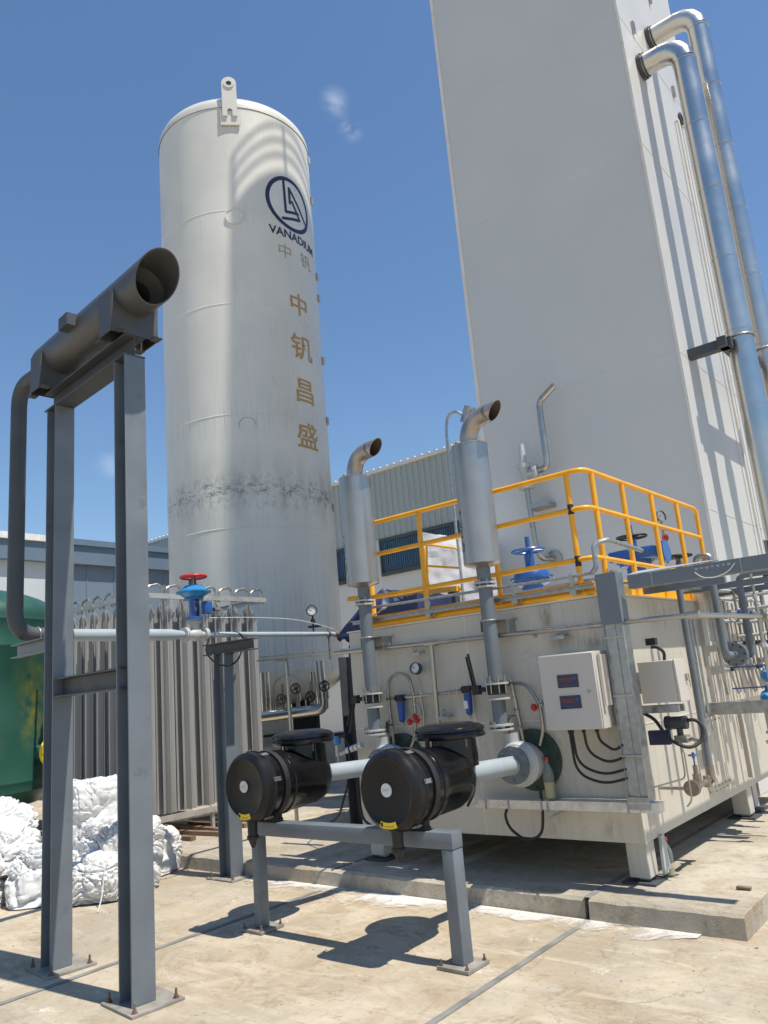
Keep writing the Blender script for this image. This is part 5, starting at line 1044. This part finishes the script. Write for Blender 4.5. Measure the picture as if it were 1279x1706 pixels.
# ================================================================ EQUIPMENT ON THE SKID ROOF
def dome_valve(c, label, s=1.0, wheelmat='blue'):
    c = V(c); t = thing('diaphragm_valve', label, 'valve', c, 'blue valves on the skid roof')
    m = MB(); m.lathe(c, (0, 0, 1), [(0, .09*s), (.1*s, .1*s), (.12*s, .16*s), (.16*s, .17*s), (.162*s, .2*s), (.18*s, .2*s), (.182*s, .165*s), (.22*s, .16*s), (.27*s, .12*s), (.28*s, .05*s)], 36); m.bolts(c+V(0, 0, .171*s), (0, 0, 1), .185*s, 14, .006, .016); m.build('dome', M['blue'], t)
    m = MB(); m.cyl(c+V(0, 0, .26*s), c+V(0, 0, .40*s), .045*s); m.cyl(c+V(0, 0, .40*s), c+V(0, 0, .56*s), .022*s); m.cyl(c+V(.08, 0, .25*s), c+V(.08, 0, .29*s), .015); m.build('spindle', M['blue'], t)
    m = MB(); wheel(m, c+V(0, 0, .43*s), (0, 0, 1), .15*s, .012, 5); m.build('hand_wheel', M[wheelmat], t)
dome_valve((-3.42, 6.3, 2.28), 'blue domed valve with blue handwheel, left one behind the rail')
dome_valve((-2.75, 7.1, 2.4), 'blue valve with black handwheel, right one behind the rail', .9, 'blackmatte')
m = MB(); m.bx(-2.95, -2.5, 6.95, 7.25, 2.55, 2.66, bev=.02); m.cyl((-2.5, 7.1, 2.6), (-2.44, 7.1, 2.6), .1); tag(m.build('actuator', M['blue']), 'blue box shaped actuator behind the right hand rail', 'actuator')
t = thing('gate_valve', 'rusty gate valve with black handwheel near the end of the rail', 'valve', (-2.55, 7.95, 2.13))
c = V(-2.6, 7.85, 2.45); m = MB(); m.lathe(c-V(0, 0, .3), (0, 0, 1), [(0, .04), (.16, .05), (.2, .085), (.24, .085), (.26, .05), (.32, .06), (.36, .03), (.42, .03), (.47, .02)], 20); m.cyl(c-V(.14, 0, .22), c+V(.14, 0, -.22), .05); m.build('body', M['rustysteel'], t)
m = MB(); wheel(m, c+V(0, 0, .18), (0, 0, 1), .13, .011, 5); m.build('hand_wheel', M['blackmatte'], t)
g_ = gauge('pressure_gauge', 'silver pressure gauge with small red valve above the right rail', (-2.5, 7.25, 2.95), (.9, -.35, .1), .06, ring='steel')
m = MB(); m.cyl((-2.5, 7.25, 2.9), (-2.5, 7.25, 2.5), .01, n=8); m.cyl((-2.5, 7.25, 2.83), (-2.5, 7.25, 2.87), .02, n=8); m.build('stem', M['steel'], g_)
m = MB(); wheel(m, (-2.47, 7.2, 2.74), (.8, -.5, 0), .03, .007); m.build('red_wheel', M['red'], g_)
for (lab, pts, r) in (('silver pipe lying across the skid roof behind the rail', [(-4.4, 6.0, 2.27), (-2.55, 6.0, 2.3), (-2.5, 6.0, 2.2)], .035), ('short rusty stub pipe rising near the right of the roof', [(-2.5, 5.95, 2.12), (-2.5, 5.95, 2.36)], .03), ('bent steel pipe end behind the last rail post', [(-2.5, 8.05, 2.3), (-2.5, 8.05, 2.62), (-2.35, 8.05, 2.62), (-2.35, 8.05, 2.4)], .03)):
    m = MB(); m.tube(pts, r, 12, .06); tag(m.build('roof_pipe', M['steel']), lab, 'pipe', 'pipes on the skid roof')
# tarps and covers
def cloth(fn, nu, nv, name, mt, label, cat, parent=None, thick=.012, group=None):
    m = MB(); b = m.b; g0 = [[b.verts.new(fn(i/nu, j/nv)) for j in range(nv+1)] for i in range(nu+1)]
    for i in range(nu):
        for j in range(nv): b.faces.new((g0[i][j], g0[i+1][j], g0[i+1][j+1], g0[i][j+1]))
    o = m.build(name, M[mt]); md = o.modifiers.new('thickness', 'SOLIDIFY'); md.thickness = thick
    return tag(o, label, cat, group)
def covered_box(name, x0, x1, y0, y1, z0, z1, mt, label, cat, seed, slope=0, amp=.035):
    b = bmesh.new(); bmesh.ops.create_cube(b, size=1)
    bmesh.ops.subdivide_edges(b, edges=b.edges[:], cuts=28, use_grid_fill=True)
    for v in b.verts:
        p = v.co.copy(); q = V(x0+(p.x+.5)*(x1-x0), y0+(p.y+.5)*(y1-y0), z0+(p.z+.5)*(z1-z0)-(slope*(p.x+.5) if p.z > .3 else 0))
        r = 0; f = 2.1; a = 1
        for k in range(4): r += a*(abs(noise.noise(q*f+V(seed, k*5, 0)))-.25); a *= .5; f *= 2.1
        n_ = V(p.x*(abs(p.x) > .499), p.y*(abs(p.y) > .499), p.z*(abs(p.z) > .499)); v.co = q+n_*2*r*amp*1.7
    mb = MB(); mb.b.free(); mb.b = b; return tag(mb.build(name, M[mt]), label, cat)
cr = covered_box('sheeted_crate', -.48, .48, -.32, .32, 2.35, 3.58, 'whitesheet', 'tall white plastic sheeted crate standing behind the yellow rail', 'covered crate', 3, .2); cr.location = (-5.83, 8.72, 0); cr.rotation_euler = (0, 0, R(38))
m = MB(); m.bx(-6.2, -5.4, 8.65, 9.0, .13, 2.4); tag(m.build('crate_stand', M['greydark_shade']), 'dark stand under the white sheeted crate', 'stand')
def heap(name, cx, cy, z0, rx_, ry_, h, mt, label, cat, seed):
    def f(u, v):
        a = 2*PI*u; r = v; x = math.cos(a)*r; y = math.sin(a)*r
        k = noise.noise(V(math.cos(a)*2, math.sin(a)*2, seed)); z = h*(1-r**(1.25+.5*k)); z += .08*h*noise.noise(V(x*5, y*5, seed)); fold = .05*math.sin(a*9+seed+k*4)*r*h
        return V(cx+x*rx_*(1+.2*k), cy+y*ry_*(1+.2*k), z0+z+fold)
    return cloth(f, 64, 20, name, mt, label, cat)
heap('tarpaulin', -6.75, 8.3, 2.3, .8, .55, .62, 'tarpblue', 'blue tarpaulin heaped behind the left end of the yellow rail', 'tarpaulin', 2)
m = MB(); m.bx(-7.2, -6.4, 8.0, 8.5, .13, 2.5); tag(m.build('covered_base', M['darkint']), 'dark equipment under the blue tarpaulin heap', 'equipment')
def f2(u, v):
    x = -6.55+u*.9; y = 7.5+.15*math.sin(u*5)
    top = 2.15+.5*u; bot = 2.0+.02*math.sin(u*9); return V(x, y+.25*(1-v)*.4+.04*math.sin(u*17), bot+(top-bot)*v)
cloth(f2, 40, 14, 'tarpaulin', 'tarpblue', 'blue tarpaulin wedge hanging left of the skid below the pipe', 'tarpaulin')
covered_box('tarpaulin', -6.25, -5.2, 6.9, 7.6, 2.0, 2.35, 'tarpblue', 'folded blue tarpaulin lying behind the skid left corner', 'tarpaulin', 6, -.25)
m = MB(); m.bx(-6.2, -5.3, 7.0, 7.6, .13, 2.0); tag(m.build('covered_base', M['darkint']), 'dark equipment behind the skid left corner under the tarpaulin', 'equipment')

# ================================================================ VAPORIZER
VX, VY = -8.0, 5.2; nx, ny, sp = 7, 7, .27; vz0, vz1 = .4, 2.86
VP = thing('vaporizer', 'aluminium finned ambient air vaporizer between sacks and white tank', 'vaporizer', (VX-.9, VY+.9, .13))
m = MB(); m.cyl((0, 0, vz0), (0, 0, vz1), .018, n=8)
for k in range(8):
    a = PI/4*k; d = V(math.cos(a), math.sin(a), 0); s = V(-d.y, d.x, 0)*.0025; L_ = .118 if k % 2 == 0 else .12
    m.prism([d*.012-s+V(0, 0, vz0), d*L_-s+V(0, 0, vz0), d*L_-s+V(0, 0, vz1-.2), d*.03-s+V(0, 0, vz1-.02)], s*2)
fin = m.build('fin_tube', M['alu'], VP, local=True); first = True
for i in range(nx):
    for j in range(ny):
        if 1 < i < nx-2 and 1 < j < ny-2: continue
        o = fin if first else fin.copy()
        if not first: C.objects.link(o)
        first = False; o.parent = VP; o.location = (VX-.14-i*sp-VP.location.x, VY+.14+j*sp-VP.location.y, -.13); o.rotation_euler = (0, 0, .06*math.sin(i*5.1+j*3.7))
def rail(pts, name='frame_rail'):
    m = MB(); m.chan(pts[0], pts[1], .062, .035, (0, 0, 1), pts[2], .005)
    d = (V(pts[1])-V(pts[0])); n = int(d.length/.27)
    for i in range(n): m.cyl(V(pts[0])+d*((i+.5)/n), V(pts[0])+d*((i+.5)/n)+V(pts[2])*.024, .009, n=6)
    m.build(name, M['alurail'], VP)
x0, x1, y0, y1 = VX-nx*sp-.02, VX+.02, VY-.02, VY+ny*sp+.06
for z in (.36, 2.9):
    rail(((x1, y0, z), (x1, y1, z), (1, 0, 0))); rail(((x0, y0, z), (x1, y0, z), (0, -1, 0))); rail(((x0, y1, z), (x1, y1, z), (0, 1, 0)))
for (x, y) in ((x1-.03, y0+.03), (x1-.03, y1-.05), (x0+.03, y0+.03), (x1-.03, (y0+y1)/2)):
    m = MB(); m.bar((x, y, .13), (x, y, .4), .04, .04); m.bar((x, y, .131), (x, y, .138), .12, .12); m.build('leg', M['alurail'], VP)
for j in range(ny):
    y = VY+.14+j*sp; m = MB(); m.tube([(VX-.06, y, 2.86), (VX-.06, y, 3.0), (VX-.06+.0, y+.04, 3.03), (VX-.06, y+sp*.62, 3.06), (VX-.06, y+sp*.8, 3.02), (VX-.06, y+sp*.8, 2.86)], .015, 10, .05); m.build('return_bend', M['steel'], VP)
for i in range(6):
    x = VX-.2-i*sp; m = MB(); m.tube([(x-sp*.7, VY+.1, 2.86), (x-sp*.7, VY+.1, 3.0), (x-.06, VY+.1, 3.04), (x, VY+.1, 3.02), (x, VY+.1, 2.86)], .015, 10, .05); m.build('return_bend', M['steel'], VP)
# inlet pieces under the vaporizer
m = MB(); m.tube([(VX-.2, VY+.5, .3), (VX-.1, VY+1.2, .3), (VX+.02, VY+1.75, .33)], .03, 10, .1); m.cyl((VX-.1, VY+1.15, .22), (VX+.02, VY+1.6, .25), .07); tag(m.build('pipe_offcut', M['galv']), 'silver pipe offcut lying under the vaporizer', 'pipe')
for k, (y, x, L_, a) in enumerate(((5.55, -8.1, 1.2, .05), (5.8, -8.0, 1.3, .12), (6.05, -8.05, 1.2, -.05), (6.3, -8.0, 1.0, .08))):
    m = MB(); m.box((x-.1, y, .155), (L_, .07, .045), Matrix.Rotation(a, 3, 'Z')); tag(m.build('timber_batten', M['wood']), ['brown timber batten on ground below vaporizer, nearest one', 'brown timber batten below vaporizer, second nearest', 'brown timber batten below vaporizer, third nearest', 'brown timber batten below vaporizer, farthest one'][k], 'timber', 'timber battens under the vaporizer')

# ================================================================ GREEN TANK
GX, GY, GRr = -11.6, 4.6, 1.39
GT = thing('green_tank', 'dark green cylindrical tank with rust patches at the left edge', 'tank', (GX, GY, 0))
m = MB(); prof = [(.35, .3), (.5, GRr*.8), (.7, GRr)]
for z in (.82, 2.55, 2.9): prof += [(z-.02, GRr), (z-.008, GRr+.006), (z+.008, GRr+.006), (z+.02, GRr)]
prof += [(2.95, GRr)]+[(2.95+.5*math.sin(a), GRr*math.cos(a)) for a in [PI/2*i/10 for i in range(1, 10)]]+[(3.45, .01)]
m.lathe((GX, GY, 0), (0, 0, 1), prof, 96); m.build('shell', M['green'], GT)
th = R(116); n2 = V(math.sin(th), -math.cos(th), 0)
m = MB(); c = V(GX, GY, 1.15)+n2*(GRr); m.cyl(c-n2*.1, c+n2*.12, .11); m.build('nozzle', M['green'], GT)
m = MB(); m.disc_ring(c+n2*.12, n2, .03, .17, .05, 32); m.bolts(c+n2*.15, n2, .135, 8, .012, .012); fl = m.build('nozzle_flange', M['yellowlabel'], GT)
m = MB(); m.cyl(c+n2*.14, c+n2*.153, .1, n=28); m.build('blank_disc', M['steel'], fl)
m = MB(); th2 = R(30); q = V(GX+1.05*math.sin(R(75)), GY-1.05*math.cos(R(75)), 3.22); m.torus(q+V(0, 0, .12), (.6, -.8, 0), .07, .03, 24, 8); m.build('lifting_eye', M['greydark_shade'], GT)
for a in (30, 120, 210, 300):
    a = R(a); m = MB(); m.cyl((GX+.9*math.sin(a), GY-.9*math.cos(a), 0), (GX+.9*math.sin(a), GY-.9*math.cos(a), .75), .09); m.build('leg', M['green'], GT)

# ================================================================ WHITE SACKS
sacks = [(-7.3, 4.25, .28, .5, .5, .52, 1, 'large plump smooth white sack on top of the heap between the frame posts'),
         (-6.85, 3.95, 0, .42, .34, .26, 2, 'flat crumpled white sack slumped at the front foot of the heap'),
         (-7.3, 3.75, 0, .42, .36, .32, 3, 'white sack wedged between the left post and front of heap'),
         (-7.2, 4.6, .0, .42, .42, .4, 4, 'white sack with a ragged corner at the right of the heap'),
         (-8.2, 3.7, 0, .6, .5, .42, 5, 'bulky white sack at the far left of the heap'),
         (-8.35, 3.75, .32, .5, .42, .36, 6, 'crumpled white sack on top at the left picture edge'),
         (-7.3, 4.95, 0, .28, .28, .26, 7, 'small white sack at the right end near the vaporizer foot'),
         (-6.95, 4.3, .08, .38, .36, .34, 8, 'creased white sack in the middle of the heap, right post behind'),
         (-7.75, 4.35, .0, .62, .5, .5, 9, 'rounded white sack at the back of the heap near the green tank'),
         (-7.8, 3.3, 0, .4, .34, .28, 10, 'deeply creased white sack low at the left front'),
         (-7.0, 4.15, .3, .3, .28, .24, 11, 'small folded white sack lying on the creased one, half up the heap'),
         (-7.75, 3.6, .25, .36, .34, .28, 12, 'small puffed white sack resting left of the left post'),
         (-6.75, 4.35, 0, .26, .3, .2, 13, 'thin white sack spread on the ground right of the right post'),]
for (x, y, z, sx, sy, sz, sd, lab) in sacks:
    b = crumple(sd, sx*.72, sy*.72, sz*.88, .07 if sd in (1, 5, 9) else .15, 6, .55); mb = MB(); mb.b.free(); mb.b = b
    o = mb.build('sack', M['sack'], local=True); o.location = (x, y, z+.0); o.rotation_euler = (0, 0, sd*1.3); tag(o, lab, 'sack', 'white woven sacks heaped behind the frame')
m = MB(); m.tube([(-6.55, 3.95, .45), (-6.5, 3.85, .3), (-6.45, 3.8, .1), (-6.35, 3.7, .008)], .005, 6, .1); tag(m.build('rope', M['cablewhite']), 'thin pale rope trailing from the sack heap to the ground', 'rope')

# ================================================================ SMALL THINGS
def bottle(loc, label, rot=None, fill=.5, cap='red', s=1.0):
    t = thing('plastic_bottle', label, 'bottle', loc); 
    m = MB(); m.lathe((0, 0, 0), (0, 0, 1), [(0, .034*s), (.006*s, .04*s), (.05*s, .038*s), (.07*s, .036*s), (.1*s, .04*s), (.15*s, .04*s), (.19*s, .036*s), (.225*s, .018*s), (.24*s, .013*s), (.26*s, .013*s)], 24); m.build('shell', M['petclear'], t, local=True)
    m = MB(); m.cyl((0, 0, .26*s), (0, 0, .28*s), .016*s, n=16); m.build('cap', M[cap], t, local=True)
    if fill: m = MB(); m.lathe((0, 0, .004), (0, 0, 1), [(0, .03*s), (.006, .037*s), (.05*s, .035*s), (fill*.26*s, .036*s)], 20); m.build('liquid', M['liquid'], t, local=True)
    if rot: t.rotation_euler = rot
bottle((-2.96, 5.32, .706), 'clear plastic bottle half full of yellowish liquid on the tray', fill=.42, s=1.05)
bottle((-2.2, 8.15, .17), 'empty bottle with red cap lying by the far skid leg', rot=(PI/2, 0, 1.2), fill=0)
bottle((-2.33, 5.75, .14), 'clear cut bottle standing behind the near skid leg', fill=.2, s=.9)
m = MB(); m.bx(-1.83, -1.74, 5.55, 5.59, .14, .155, bev=.004); tag(m.build('timber_offcut', M['wood']), 'small wooden offcut on the concrete pad right of the leg', 'timber')
rnd = random.Random(12); pebs = []
for k in range(170):
    x = rnd.uniform(-7, -1.2); y = rnd.uniform(2.3, 5.0) if k % 3 else 5.0-abs(rnd.gauss(0, .12)); r = rnd.uniform(.002, .008) if k % 9 else rnd.uniform(.008, .014)
    b = bmesh.new(); bmesh.ops.create_icosphere(b, subdivisions=1, radius=r)
    for v in b.verts: v.co *= 1+.35*noise.noise(v.co*200+V(k, 0, 0)); v.co.z *= .6
    bmesh.ops.translate(b, verts=b.verts, vec=(x, y, r*.4)); pebs.append(b)
mb = MB(); mb.b.free(); base = bmesh.new()
for b in pebs:
    me = bpy.data.meshes.new('tmp'); b.to_mesh(me); base.from_mesh(me); b.free(); bpy.data.meshes.remove(me)
mb.b = base; tag(mb.build('grit', M['concblock']), 'loose grit and crumbs of concrete scattered on the yard', 'grit', kind='stuff')
